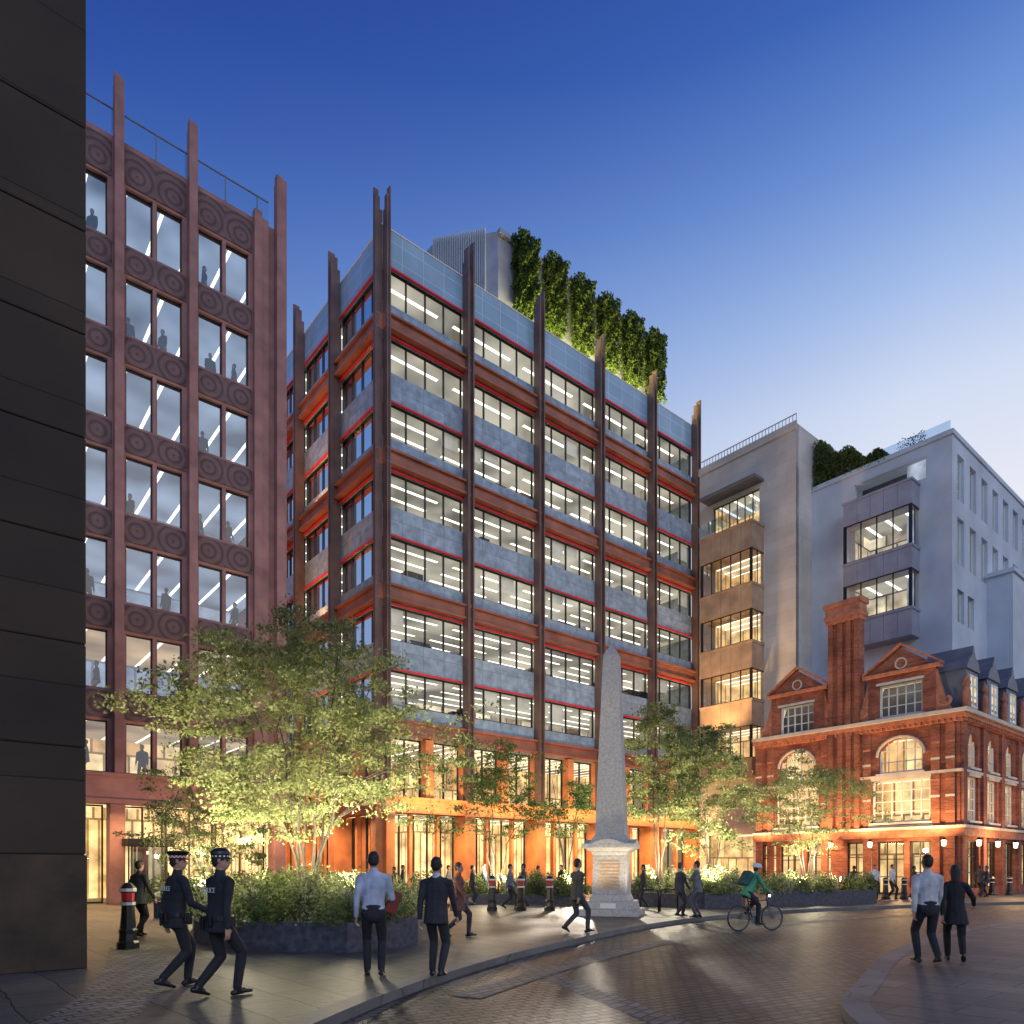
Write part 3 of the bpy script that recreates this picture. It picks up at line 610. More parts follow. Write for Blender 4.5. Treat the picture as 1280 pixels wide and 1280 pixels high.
mb=MB(); A=[(.3,.3,10.2),(16,.3,10.2),(16,SL,10.2),(.3,SL,10.2),(2.2,2.2,13.4),(14,2.2,13.4),(14,SL-2,13.4),(2.2,SL-2,13.4)]
mb.add(A,[(0,1,5,4),(3,0,4,7),(1,2,6,5),(2,3,7,6),(4,5,6,7)]); rf=mb.build('roof',m_slate,rR)
for s in (1.6,5.0,8.4,11.8):
    mb=MB(); fb(mb,'f',s-.9,s+.9,-2.2,.05,10.26,12.6); fpoly(mb,'f',[(s-1.05,12.6),(s+1.05,12.6),(s+.75,13.1),(s+.3,13.4),(s,14.0),(s-.3,13.4),(s-.75,13.1)],-2.2,.15)
    d_=mb.build('dormer',[m_lead],rR)
    window(rR,'f',s-.6,s+.6,10.5,12.3,.06,m_white,m_roomB,2,3,.1,.1)  # glowing wall material on the panes imitates a lit attic; no room behind
for s in (0.5,3.3,6.7,10.1):
    mb=MB(); mb.lathe([(.0,12.3),(.12,12.0),(.22,11.7),(.1,11.5),(.2,11.3),(.22,10.3)][::-1],s,-.15,10); mb.build('finial',m_brickt,rR)
for i,(s,f_) in enumerate(((.6,'s'),(4.55,'s'),(6.9,'s'),(.9,'f'),(4.0,'f'),(7.2,'f'))):
    x,y,_=fp(f_,s,.62,0); wx=24.5+x*ux+y*vx; wy=39+x*uy+y*vy
    lt=empty('wall_lantern',(wx,wy,2.75),ANG,'lit wall lantern %s on the red brick house'%['at the street corner, left side','right of the doorway','by the chimney base','at the street corner, right side','nearest the corner on the shaded side','farthest right'][i],'lantern','wall lanterns on the brick house')
    mb=MB(); mb.lathe([(.0,.0),(.09,.02),(.13,.32),(.0,.34)],0,0,6); mb.build('lamp_glass',m_lamp,lt)
    mb=MB(); mb.lathe([(.15,.33),(.17,.35),(.06,.47),(0,.52)],0,0,6); mb.tube([(0,0,.02),(0,0,-.1),tuple(Vector(fp(f_,0,-.6,-.15)))],.02); mb.build('bracket',m_black,lt)
# ------------------------------------------------------------ OBELISK
ro=empty('obelisk',(3.3,23.6,0),R(-17),'tall tapering grey granite obelisk on a stepped pedestal with gilded inscription','monument')
def sq(mb,w0,z0,w1,z1):
    a,b=w0/2,w1/2; mb.add([(-a,-a,z0),(a,-a,z0),(a,a,z0),(-a,a,z0),(-b,-b,z1),(b,-b,z1),(b,b,z1),(-b,b,z1)],[(0,3,2,1),(4,5,6,7),(0,1,5,4),(1,2,6,5),(2,3,7,6),(3,0,4,7)])
for a in ((1.95,0,1.95,.22),(1.62,.22,1.56,.48)): mb=MB(); sq(mb,*a); mb.build('step',m_granite,ro,bevel=.02)
mb=MB(); sq(mb,1.3,.48,1.14,.7); sq(mb,1.12,.7,1.06,1.95); sq(mb,1.06,1.95,1.2,2.08); mb.build('pedestal',m_granite,ro,bevel=.015)
mb=MB(); sq(mb,1.2,2.08,1.58,2.2); sq(mb,1.66,2.2,1.66,2.34); sq(mb,1.3,2.34,.98,2.62)
for a in range(4):
    M_=Matrix.Rotation(a*math.pi/2,3,'Z'); ps=[M_@Vector(p) for p in ((-.55,-.835,2.34),(.55,-.835,2.34),(.25,-.835,2.46),(0,-.835,2.5),(-.25,-.835,2.46))]
    mb.extr(ps,M_@Vector((0,.2,0)))
mb.build('cornice',m_granite,ro,bevel=.012)
mb=MB(); sq(mb,.96,2.62,.5,8.55); sq(mb,.5,8.55,.03,8.95); mb.build('shaft',m_granite,ro,bevel=.01)
random.seed(3)
for i in range(9):
    mb=MB(); z=1.75-i*.11; x=-.36+random.uniform(0,.06)
    while x<.34:
        l=random.uniform(.02,.045); y=-.532-(.03*(1.95-z)/1.25); mb.box(x,x+l,y-.006,y+.03,z,z+.05); x+=l+.015
    mb.build('inscription_line',m_gold,ro)
mb=MB(); mb.box(-.25,.25,-.82,-.79,.26,.42); mb.build('base_plaque',m_white,ro)
# ------------------------------------------------------------ STREET FURNITURE
def bollard(x,y,label,red=True,h=1.0):
    r=empty('bollard',(x,y,0),random.uniform(0,1),label,'bollard','cast iron bollards')
    mb=MB(); pr=[(.0,0),(.2,0),(.2,.12),(.165,.16),(.15,.3),(.165,.32),(.165,.36),(.14,.4),(.115,.82),(.135,.84),(.135,.9),(.11,.92),(.12,1.08),(.15,1.1),(.15,1.16),(.12,1.2),(.07,1.26),(0,1.28)]
    mi=[0]*17; mi[9]=1; mi[11]=2; mi[13]=1
    mb.lathe([(a,b*h) for a,b in pr],0,0,8,mis=mi); mb.build('post',[m_black,m_bwhite,m_bred if red else m_black],r)
bx,by=gp(160,1186); bollard(bx,by,'large black bollard with white and red bands beside the police officers')
for px,l in ((615,'left'),(651,'middle'),(687,'right')):
    x,y=gp(px,1138.5); bollard(x,y,'%s bollard of the row of three between the big planter and the obelisk'%l)
for px,py,l in ((1107,1124,'first bollard before the brick house, left of its doorway'),(1130,1124,'second bollard before the brick house'),(1240,1119,'bollard near the street corner of the brick house'),(1262,1119,'bollard farthest right by the brick house')):
    x,y=gp(px,py); bollard(x,y,l,False,.85)
for i,(px,py) in enumerate(((812,1141),(836,1139))):
    x,y=gp(px,py); mb=MB(); mb.tube([(-.35,0,0),(-.35,0,.6),(-.3,0,.74),(-.2,0,.8),(.2,0,.8),(.3,0,.74),(.35,0,.6),(.35,0,0)],.03,8)
    o=mb.build('bike_stand',m_black,None,True); o.location=(x,y,0); o.rotation_euler=(0,0,.3); tag(o,'black hoop bicycle stand %s the obelisk'%('nearest' if i==0 else 'farther from'),'bicycle stand')
# ------------------------------------------------------------ PLANTERS
def planter(poly,h,label):
    cx=sum(p[0] for p in poly)/len(poly); cy=sum(p[1] for p in poly)/len(poly)
    r=empty('planter',(cx,cy,0),0,label,'planter')
    q=[(a-cx,b-cy) for a,b in poly]; inn=[(a*(1-.25/math.hypot(a,b)),b*(1-.25/math.hypot(a,b))) for a,b in q]
    mb=MB(); n=len(q)
    for i in range(n):
        j=(i+1)%n
        mb.add([(*q[i],0),(*q[j],0),(*q[j],h),(*q[i],h),(*inn[i],h),(*inn[j],h),(*inn[j],h-.12),(*inn[i],h-.12)],[(0,1,2,3),(3,2,5,4),(4,5,6,7)])
    mb.build('wall',m_gran2,r)
    mb=MB(); mb.quad([(*p,h-.1) for p in inn]); mb.build('soil',m_soil,r)
def inpoly(x,y,poly):
    c=False; n=len(poly)
    for i in range(n):
        a,b=poly[i],poly[i-1]
        if (a[1]>y)!=(b[1]>y) and x<(b[0]-a[0])*(y-a[1])/(b[1]-a[1])+a[0]: c=not c
    return c
def cover(poly,z,hmax,nclump,nl,ls,label,mats,seed,blades=200):
    rng=np.random.default_rng(seed); xs=[p[0] for p in poly]; ys=[p[1] for p in poly]; L={0:[],1:[],2:[]}; bl=MB()
    k=0
    while k<nclump:
        x=rng.uniform(min(xs),max(xs)); y=rng.uniform(min(ys),max(ys))
        if not inpoly(x,y,poly): continue
        k+=1; r=rng.uniform(.25,.6); h=hmax*rng.uniform(.4,1.15); t=int(rng.choice([0,1,2],p=[.4,.25,.35]))
        u=rng.normal(size=(nl,3)); u/=np.linalg.norm(u,axis=1)[:,None]; u*=rng.uniform(.55,1,(nl,1)); u[:,2]=np.abs(u[:,2])
        L[t].append(u*np.array([r,r,h])+np.array([x,y,z]))
    k=0
    while k<blades:
        x=rng.uniform(min(xs),max(xs)); y=rng.uniform(min(ys),max(ys))
        if not inpoly(x,y,poly): continue
        k+=1
        for q in range(14):
            a=rng.uniform(0,6.28); l=hmax*rng.uniform(.7,1.25); w=.014; dx,dy=math.cos(a)*l*.35,math.sin(a)*l*.35; px,py=-math.sin(a)*w,math.cos(a)*w
            bl.add([(x-px,y-py,z),(x+px,y+py,z),(x+dx+px,y+dy+py,z+l*.75),(x+dx-px,y+dy-py,z+l*.75),(x+dx*1.9,y+dy*1.9,z+l*.8)],[(0,1,2,3),(3,2,4)])
    for t in L:
        if L[t]: tag(leaf_mesh('ground_cover',np.concatenate(L[t]),ls*(1.5,1.1,.7)[t],mats[t]),label+[' (broad leaves)',' (dark leaves)',' (silvery leaves)'][t],'planting',kind='stuff')
    if blades: tag(bl.build('grass',m_leaf3),label+' (grass tufts)','grass',kind='stuff')
P1=[(-8.2,18.3),(-6.6,14.8),(-5.1,13.35),(-3.0,13.0),(-1.9,14.4),(-1.9,17.2),(-3.6,20.6),(-7.9,21.2)]
planter(P1,.55,'large dark granite planter with the tallest tree beside the walking officers')
cover(P1,.5,1.05,150,420,.075,'mixed planting in the large granite planter',[m_leaf,m_leaf2,m_leaf3],5,12)
P2=[(-2.6,30.2),(3.0,30.2),(3.3,32.8),(-2.6,32.8)]; planter(P2,.45,'low granite planter under two slim trees left of the obelisk'); cover(P2,.4,1.0,70,260,.09,'planting in the low planter left of the obelisk',[m_leaf,m_leaf2,m_leaf3],6,6)
P3=[(4.8,29.2),(7.4,27.4),(9.0,28.0),(9.6,29.4),(9.0,31.8),(4.8,31.8)]; planter(P3,.55,'dark granite planter under two trees right of the obelisk'); cover(P3,.5,1.1,70,260,.09,'planting in the planter right of the obelisk',[m_leaf,m_leaf2,m_leaf3],8,6)
P4=[(10.2,28.6),(16.0,31.3),(16.2,33.2),(14,34),(10.4,31)]; planter(P4,.6,'long dark granite planter in front of the brick house'); cover(P4,.5,.9,70,240,.09,'planting in the planter before the brick house',[m_leaf,m_leaf2,m_leaf3],9,6)
P5=[(-11.2,22.3),(-9.4,22.0),(-8.6,23.6),(-9.8,25),(-11.4,24.4)]; planter(P5,.5,'granite planter behind the black bollard on the left'); cover(P5,.45,.9,40,240,.08,'planting behind the bollard on the left',[m_leaf,m_leaf2,m_leaf3],10,4)
tree(-4.6,16.2,.45,6.9,3.15,1.6,'tallest uplit multi stemmed tree in the large granite planter',21,7,135,330,.092,cx=-.1,top=.3)
tree(-10.0,23.4,.4,4.9,2.3,1.2,'small uplit tree in front of the left office entrance',22,4,60,200,.10)
tree(-.7,31.4,.35,6.6,2.4,2.2,'slim uplit tree left of the obelisk before the lit lobby',23,3,52,190,.12,m_leaf2)
tree(2.4,31.8,.35,5.9,1.4,2.6,'smaller tree directly behind the obelisk on its left side',24,3,24,170,.12,m_leaf2)
tree(6.2,30.2,.45,8.1,1.9,2.0,'tall dense uplit tree right of the obelisk',25,3,70,270,.12,m_leaf)
tree(8.5,30.4,.45,7.1,2.1,1.7,'leaning uplit tree between the obelisk and the brick house planter',26,3,62,250,.12,m_leaf)
tree(13.2,31.8,.5,5.9,2.8,1.9,'broad airy tree in the long planter before the brick house',27,4,62,190,.11,m_leaf)
for i,(sx,sy,lab) in enumerate(((-3.0,13.75,'upright strap leaved plant at the near right of the large planter'),(-2.45,14.5,'strap leaved plant at the right corner of the large planter'),(-5.0,13.95,'strap leaved plant at the near left of the large planter'),(-6.6,15.6,'strap leaved plant on the left side of the large planter'))):
    mb=MB()
    for k in range(46):
        a=random.uniform(0,6.28); l=random.uniform(.6,1.05); q=random.uniform(.1,.8); w=.032
        P=[Vector((0,0,0)),Vector((math.cos(a)*l*q*.5,math.sin(a)*l*q*.5,l*.7)),Vector((math.cos(a)*l*q,math.sin(a)*l*q,l*(1-q*.4)))]
        s_=Vector((-math.sin(a),math.cos(a),0)); mb.add([P[0]-s_*w,P[0]+s_*w,P[1]+s_*w,P[1]-s_*w,P[2]],[(0,1,2,3),(3,2,4)])
    o=mb.build('strap_leaved_plant',m_leaf3); o.location=(sx,sy,.45); tag(o,lab,'plant')
# ------------------------------------------------------------ PEOPLE
_mc={}
def cloth(c,rough=.85):
    k=tuple(c)+(rough,)
    if k not in _mc: _mc[k]=M('fabric',c,rough,0,.3,6,.6,16)
    return _mc[k]
m_skin=M('skin',(.46,.25,.18),.55,0,.08); m_hairs={'dark':M('dark_hair',(.02,.014,.01),.6),'brown':M('brown_hair',(.08,.045,.025),.6)}
m_eye=M('eye_dark',(.03,.02,.02),.3); m_lip=M('lip',(.35,.12,.1),.5); m_shoe=M('black_leather',(.012,.011,.012),.35)
X=Vector((1,0,0))
def ik(p,t,l1,l2,pole):
    d=t-p; L=min(d.length,(l1+l2)*.999); d.normalize(); t=p+d*L
    a=(l1*l1-l2*l2+L*L)/(2*L); h=math.sqrt(max(0,l1*l1-a*a)); q=pole-d*pole.dot(d); q.normalize(); return p+d*a+q*h,t
def figure(name,st,po,vox):
    P=[]
    def cap(p0,p1,r0,r1,reg,ea=1,eb=1,c0=1,c1=1,e1=X): P.append((Vector(p0),Vector(p1),r0,r1,reg,ea,eb,c0,c1,Vector(e1)))
    lean=R(po.get('lean',3)); hz=po.get('hz',.905); hy=R(po.get('head',0)); hp0=Vector((0,po.get('hyy',0),hz))
    U=Vector((0,math.sin(lean),math.cos(lean))); Fw=Vector((0,math.cos(lean),-math.sin(lean)))
    tp=lambda x,f,u: hp0+X*x+Fw*f+U*u
    nk=tp(0,0,.56); hl=R(po.get('hlean',0)); HU=Vector((0,math.sin(hl),math.cos(hl))); HF0=Vector((0,math.cos(hl),-math.sin(hl)))
    HX=(X*math.cos(hy)+HF0*math.sin(hy)); HF=(HF0*math.cos(hy)-X*math.sin(hy))
    hd=lambda x,f,u: nk+HX*x+HF*f+HU*(u-.56)
    wm=st.get('w',1.0); jk=st.get('jacket',True); TR='bottom'; TO='top'
    cap(tp(0,0,-.05),tp(0,0,.06),.118,.12,TR,1.28*wm,.95)
    if jk: cap(tp(0,0,-.13),tp(0,0,.16),.145,.13,TO,1.25*wm,.92,.12,1)
    else: cap(tp(0,0,.03),tp(0,0,.16),.125,.12,TO,1.27*wm,.9,.3,1)
    cap(tp(0,0,.16),tp(0,.01,.36),.125,.145,TO,1.25*wm,.88); cap(tp(0,.01,.36),tp(0,-.005,.46),.145,.105,TO,1.28*wm,.88)
    cap(tp(-.13*wm,-.005,.475),tp(.13*wm,-.005,.475),.062,.062,TO); cap(tp(-.05,-.01,.51),tp(.05,-.01,.51),.055,.055,TO)
    cap(tp(0,-.01,.53),tp(0,-.005,.565),.066,.062,'shirt'); cap(nk-U*.04,hd(0,.0,.66),.053,.052,'skin')
    cap(hd(0,0,.675),hd(0,0,.745),.074,.078,'skin',.95,1.12,e1=HX); cap(hd(0,.035,.645),hd(0,.045,.65),.052,.05,'skin',e1=HX)
    cap(hd(0,.09,.715),hd(0,.108,.685),.009,.014,'skin')
    for s in (-1,1):
        cap(hd(s*.077,-.005,.69),hd(s*.08,-.008,.715),.014,.017,'skin'); cap(hd(s*.03,.082,.715),hd(s*.032,.082,.716),.011,.011,'eye')
    cap(hd(-.018,.094,.657),hd(.018,.094,.657),.008,.008,'lip')
    cap(hd(0,-.012,.735),hd(0,-.01,.765),.08,.079,'hair',.98,1.13,e1=HX); cap(hd(0,-.035,.69),hd(0,-.03,.75),.066,.078,'hair',1.05,1,e1=HX)
    if st.get('long'): cap(hd(0,-.05,.72),hd(0,-.06,.56),.075,.06,'hair',1.15,.7,e1=HX)
    for s,key in ((-1,'L'),(1,'R')):
        hip=tp(s*.088,0,-.02); fy,fx,pitch=po['foot'+key]; pt=R(pitch)
        hzl=-.055*math.sin(pt)-.058*math.cos(pt); tzl=.165*math.sin(pt)-.062*math.cos(pt)
        az=po.get('az'+key) or (.034-min(hzl,tzl))
        ank=Vector((s*.088+fx,fy,az)); kn,ank=ik(hip,ank,.435,.43,Vector((s*.08,1,0)))
        cap(hip,kn,.092,.066,TR); cap(kn,kn.lerp(ank,.45),.064,.062,TR); cap(kn.lerp(ank,.45),ank,.061,.05,TR,1,1,1,.3)
        fwd=Vector((s*.12,math.cos(pt),math.sin(pt))).normalized(); up=Vector((0,-math.sin(pt),math.cos(pt)))
        heel=ank-fwd*.05-up*.058; toe=ank+fwd*.165-up*.062; cap(heel,ank+fwd*.07-up*.045,.036,.043,'shoe'); cap(ank+fwd*.05-up*.05,toe,.042,.03,'shoe',1.15,.8); cap(ank-up*.02,ank+fwd*.05-up*.04,.045,.042,'shoe')
    if st.get('coat'):
        cap(tp(0,0,.05),hp0+Vector((0,0,-st['coat'])),.14,.19,TO,1.15,1,1,.1)
    hands={}
    for s,key in ((-1,'L'),(1,'R')):
        sh=tp(s*.185*wm,-.005,.455); a=po['arm'+key]
        if len(a)==3 and isinstance(a[0],Vector):
            el,wr=ik(sh,a[0],.28,.25,a[1])
        else:
            sw,eb_=R(a[0]),R(a[1]); ab=a[2]
            d=Vector((s*ab,math.sin(sw),-math.cos(sw))).normalized(); el=sh+d*.285
            d2=Vector((s*(a[3] if len(a)>3 else ab*.3),math.sin(sw+eb_),-math.cos(sw+eb_))).normalized(); wr=el+d2*.25
        cap(sh,el,.06,.047,TO); cap(el,wr,.046,.036,TO,1,1,1,.4)
        d=(wr-el).normalized(); cap(wr-d*.012,wr+d*.006,.034,.033,'shirt',1,1,.3,.3)
        ref=Vector((0,1,.35)); ac=(ref-d*ref.dot(d)).normalized(); inn=ac.cross(d)*(1 if s>0 else -1)
        if inn.x*s>0 and abs(inn.x)>.2: inn=-inn
        p0=wr+d*.02; p1=wr+d*.085; cap(p0,p1,.024,.027,'skin',1.35,.62,e1=ac)
        for i,(o,l) in enumerate(((.027,.07),(.009,.08),(-.009,.074),(-.026,.058))):
            b=p1+ac*o+d*.008; m=b+(d*.85+inn*.35).normalized()*l*.5; e=m+(d*.45+inn*.9).normalized()*l*.5
            cap(b,m,.0095,.009,'skin'); cap(m,e,.009,.008,'skin')
        tb=p0+ac*.025; tm=tb+(d*.6+ac*.7+inn*.3).normalized()*.038; cap(tb,tm,.012,.0105,'skin'); cap(tm,tm+(d*.9+inn*.4).normalized()*.03,.0105,.009,'skin')
        hands[key]=(wr,d,p1,inn,ac)
    k=st.get('h',1.75)/1.77
    mb=MB(); n=12
    for p0,p1,r0,r1,reg,ea,eb,c0,c1,e1 in P:
        ax=p1-p0; ax=ax.normalized() if ax.length>1e-6 else Vector((0,0,1))
        e=e1-ax*e1.dot(ax)
        if e.length<.2: e=Vector((0,1,0))-ax*ax.y
        e.normalize(); f=ax.cross(e)
        rings=[]
        for a in (-80,-50,-20): rings.append((p0+ax*r0*math.sin(R(a))*c0,r0*math.cos(R(a))))
        rings.append((p0,r0)); rings.append((p1,r1))
        for a in (20,50,80): rings.append((p1+ax*r1*math.sin(R(a))*c1,r1*math.cos(R(a))))
        vs=[c+e*math.cos(6.28318*q/n)*r*ea+f*math.sin(6.28318*q/n)*r*eb for c,r in rings for q in range(n)]
        m=len(rings); fs=[(i*n+q,i*n+(q+1)%n,(i+1)*n+(q+1)%n,(i+1)*n+q) for i in range(m-1) for q in range(n)]+[tuple(range(n))[::-1],tuple((m-1)*n+q for q in range(n))]
        mb.add(vs,fs)
    me=bpy.data.meshes.new('tmp'); me.from_pydata(mb.v,[],mb.f); ob=bpy.data.objects.new('tmp',me); COL.objects.link(ob)
    r=ob.modifiers.new('r','REMESH'); r.mode='VOXEL'; r.voxel_size=vox; sm=ob.modifiers.new('s','SMOOTH'); sm.factor=.5; sm.iterations=2 if vox>.01 else 3
    dg=bpy.context.evaluated_depsgraph_get(); ev=ob.evaluated_get(dg); me2=bpy.data.meshes.new_from_object(ev); bpy.data.objects.remove(ob)
    regs=['top','bottom','skin','hair','shoe','shirt','eye','lip']
    nf=len(me2.polygons); C=np.empty(nf*3); me2.polygons.foreach_get('center',C); C=C.reshape(-1,3)
    best=np.full(nf,1e9); idx=np.zeros(nf,dtype=np.int32)
    for p0,p1,r0,r1,reg,ea,eb,c0,c1,e1 in P:
        ax=p1-p0; L=max(ax.length,1e-6); ax=ax/L if ax.length>1e-6 else Vector((0,0,1)); e=e1-ax*e1.dot(ax)
        if e.length<.2: e=Vector((0,1,0))-ax*ax.y
        e.normalize(); f=ax.cross(e); D=C-np.array(p0); t=np.clip(D@np.array(ax),0,L); Q=D-t[:,None]*np.array(ax)
        al=Q@np.array(ax); dist=np.sqrt((Q@np.array(e)/ea)**2+(Q@np.array(f)/eb)**2+(al/np.where(al<0,max(c0,.1),max(c1,.1)))**2)-(r0+(r1-r0)*t/L)
        if reg in('eye','lip','hair','shirt'): dist=dist-.002
        mk=dist<best; best[mk]=dist[mk]; idx[mk]=regs.index(reg)
    mats={'top':cloth(st['top']),'bottom':cloth(st['bottom']),'skin':m_skin,'hair':m_hairs[st.get('hc','dark')],'shoe':m_shoe,'shirt':cloth(st.get('shirt',st['top'])),'eye':m_eye,'lip':m_lip}
    me2.materials.clear()
    for q in regs: me2.materials.append(mats[q])
    me2.polygons.foreach_set('material_index',idx); me2.polygons.foreach_set('use_smooth',[True]*nf); me2.name=name
    o=bpy.data.objects.new(name,me2); COL.objects.link(o); o.scale=(k,k,k)
    return o,hands,hd,tp,(HX,HF,HU)
WALK=dict(footL=(.24,0,5),footR=(-.26,0,-28),armL=(-20,12,.12),armR=(22,22,.12),hz=.895)
WALK2=dict(footL=(-.26,0,-28),footR=(.24,0,5),armL=(22,22,.12),armR=(-20,12,.12),hz=.895)
STRO=dict(footL=(.14,0,2),footR=(-.14,0,-12),armL=(-10,10,.12),armR=(14,18,.14),hz=.905)
STRO2=dict(footL=(-.15,0,-14),footR=(.14,0,2),armL=(14,35,.14),armR=(-10,14,.14),hz=.905)
STAND=dict(footL=(.03,-.02,0),footR=(-.03,.03,0),armL=(2,12,.14),armR=(4,18,.14),hz=.91)
V=Vector
FOLD=dict(footL=(.03,-.02,0),footR=(-.03,.03,0),armL=(V((.10,.24,1.17)),V((-1,0,-.3)),0),armR=(V((-.10,.26,1.20)),V((1,0,-.3)),0),hz=.91)
def person(x,y,yaw,st,po,label,vox=.012,z=0,group=None):
    o,h,hd,tp,ax=figure('person',st,po,vox); o.location=(x,y,z); o.rotation_euler=(0,0,R(yaw)); tag(o,label,'person',group); return o,h,hd,tp,ax
POL=dict(top=(.018,.019,.023),bottom=(.018,.018,.021),shirt=(.02,.02,.02),h=1.80,w=1.08)
def cap_hat(o,hd,AX,flat):
    HX,HF,HU=AX; c=hd(0,-.005,.785); mb=MB(); n=28
    prof=[(.092,-.03,1),(.094,-.016,1),(.095,-.002,0),(.12,.035,0),(.125,.045,0),(.08,.06,0),(0,.065,0)] if flat else [(.093,-.03,1),(.094,-.012,1),(.096,.005,0),(.092,.04,0),(.066,.072,0),(0,.085,0)]
    vs=[c+HX*r*math.cos(6.2832*k/n)+HF*r*1.13*math.sin(6.2832*k/n)+HU*z for r,z,_ in prof for k in range(n)]
    off=len(mb.v); mb.v+=[tuple(v) for v in vs]
    for i in range(len(prof)-1):
        for k in range(n):
            mb.f.append((off+i*n+k,off+i*n+(k+1)%n,off+(i+1)*n+(k+1)%n,off+(i+1)*n+k)); mb.m.append((1+((k+i)%2)) if i<(2 if flat else 1) else 0)
    cpk=mb.build('cap',[m_black,m_bwhite,m_bred if flat else m_black],o,False)
    mb=MB()
    a=[c+HX*.09*math.cos(R(t))+HF*.1*math.sin(R(t))-HU*.03 for t in range(20,161,20)]; b=[c+HX*.085*math.cos(R(t))+HF*(.1*math.sin(R(t))+.055*math.sin(R(t)))-HU*.055 for t in range(20,161,20)]
    for i in range(len(a)-1): mb.quad([a[i],a[i+1],b[i+1],b[i]])
    mb.build('peak',m_shoe,cpk)
    mb=MB(); q=c+HF*.112+HU*.02; mb.lathe([(0,-.02),(.018,0),(0,.02)],0,0,8); mb.v=[tuple(Vector(v)+q) for v in mb.v]; mb.build('badge',m_bwhite,cpk)
def text_part(txt,size,parent,locv,rot,mat):
    cu=bpy.data.curves.new('t','FONT'); cu.body=txt; cu.size=size; cu.align_x='CENTER'; cu.extrude=.002; ob=bpy.data.objects.new('t',cu); COL.objects.link(ob)
    bpy.context.view_layer.update(); me=bpy.data.meshes.new_from_object(ob.evaluated_get(bpy.context.evaluated_depsgraph_get())); bpy.data.objects.remove(ob)
    me.materials.clear(); me.materials.append(mat); o=bpy.data.objects.new('lettering',me); COL.objects.link(o); o.parent=parent; o.location=locv; o.rotation_euler=rot; return o
def belt(o,tp):
    mb=MB(); mb.lathe([(.15,-.03),(.158,-.03),(.158,.02),(.15,.02)],0,0,24); mb.v=[(v[0]*1.30,v[1]*.98,v[2]) for v in mb.v]; q=tp(0,0,.04)
    mb.v=[tuple(Vector(v)+q) for v in mb.v]; b=mb.build('utility_belt',m_shoe,o)
    for a,w,h in ((20,.05,.1),(70,.04,.14),(160,.06,.12),(230,.05,.15),(290,.04,.1)):
        mb=MB(); x,y=.2*math.cos(R(a)),.15*math.sin(R(a)); mb.box(x-w/2,x+w/2,y-.03,y+.03,-h,.02); mb.v=[tuple(Vector(v)+q) for v in mb.v]; mb.build('pouch',m_shoe,b,bevel=.008)
OFF=dict(footL=(.19,0,3),footR=(-.2,0,-20),armL=(-12,18,.14),armR=(14,50,.16),hz=.90)
OFF2=dict(footL=(-.2,0,-20),footR=(.19,0,3),armL=(14,30,.14),armR=(-14,16,.14),hz=.90)
x,y=gp(215,1236)
o,h,hd,tp,ax=person(x,y+.1,-42,POL,dict(OFF,head=-25),'police officer in black uniform and peaked cap, behind and left of the other officer',.0085); cap_hat(o,hd,ax,True); belt(o,tp)
text_part('POLICE',.085,o,tp(0,-.148,.33),(R(90-3),0,0),m_bwhite)
x,y=gp(273,1246)
o,h,hd,tp,ax=person(x,y,-36,POL,dict(OFF2,head=-40),'police officer in black uniform and round cap, nearest the camera on the left',.0085); cap_hat(o,hd,ax,False); belt(o,tp)
text_part('POLICE',.085,o,tp(0,-.148,.33),(R(90-3),0,0),m_bwhite)
x,y=gp(467,1220)
o,h,hd,tp,ax=person(x,y,8,dict(top=(.42,.46,.55),bottom=(.02,.02,.025),jacket=False,h=1.82,shirt=(.42,.46,.55)),dict(STRO,footL=(.08,0,0),footR=(-.06,.02,-4),armR=(5,80,.25,-.15),armL=(-4,15,.16)),'man in a pale blue shirt and dark trousers seen from behind',.0085)
wr,d,p1_,inn,ac=h['R']
mb=MB(); mb.prism([(-.14,-.02),(.14,-.02),(.14,.02),(-.14,.02)],-.17,.17); jk=mb.build('folder',M('folder_red',(.22,.03,.028),.6),None,bevel=.01)
k=1.82/1.77; q=(wr+V((.05,.0,-.05)))*k; a=R(8); jk.location=(x+q.x*math.cos(a)-q.y*math.sin(a),y+q.x*math.sin(a)+q.y*math.cos(a),q.z); jk.rotation_euler=(R(10),R(15),R(70)); tag(jk,'dark red folder held under the arm of the man in the pale blue shirt','folder')
x,y=gp(545,1221); person(x,y,-12,dict(top=(.03,.03,.034),bottom=(.028,.028,.032),h=1.74,shirt=(.5,.5,.5),w=1.05),dict(STRO,footL=(.1,0,0),footR=(-.08,.01,-6)),'man in a dark suit seen from behind, right of the pale blue shirt',.0085)
x,y=gp(572,1171); person(x,y,-100,dict(top=(.16,.06,.05),bottom=(.03,.03,.035),h=1.72,coat=.28),WALK,'person in a russet coat walking right behind the dark suited man',.011)
x,y=gp(721,1166); person(x,y,-60,dict(top=(.06,.06,.055),bottom=(.05,.05,.05),h=1.82,shirt=(.4,.4,.4)),WALK2,'tall man in a dark grey suit striding in front of the obelisk',.010)
x,y=gp(850,1146); person(x,y,-75,dict(top=(.05,.052,.06),bottom=(.04,.04,.045),h=1.76,shirt=(.5,.5,.5),hc='brown'),STRO,'man in a dark suit facing the man with folded arms',.012)
x,y=gp(872,1147); person(x,y,60,dict(top=(.14,.14,.155),bottom=(.09,.09,.10),h=1.8,shirt=(.6,.6,.6)),FOLD,'man in a grey suit standing with folded arms right of the obelisk',.012)
x,y=gp(1160,1204); person(x,y,-5,dict(top=(.5,.5,.5),bottom=(.02,.02,.025),jacket=False,h=1.8,shirt=(.5,.5,.5)),STRO,'man in a white shirt walking away on the right pavement',.0095)
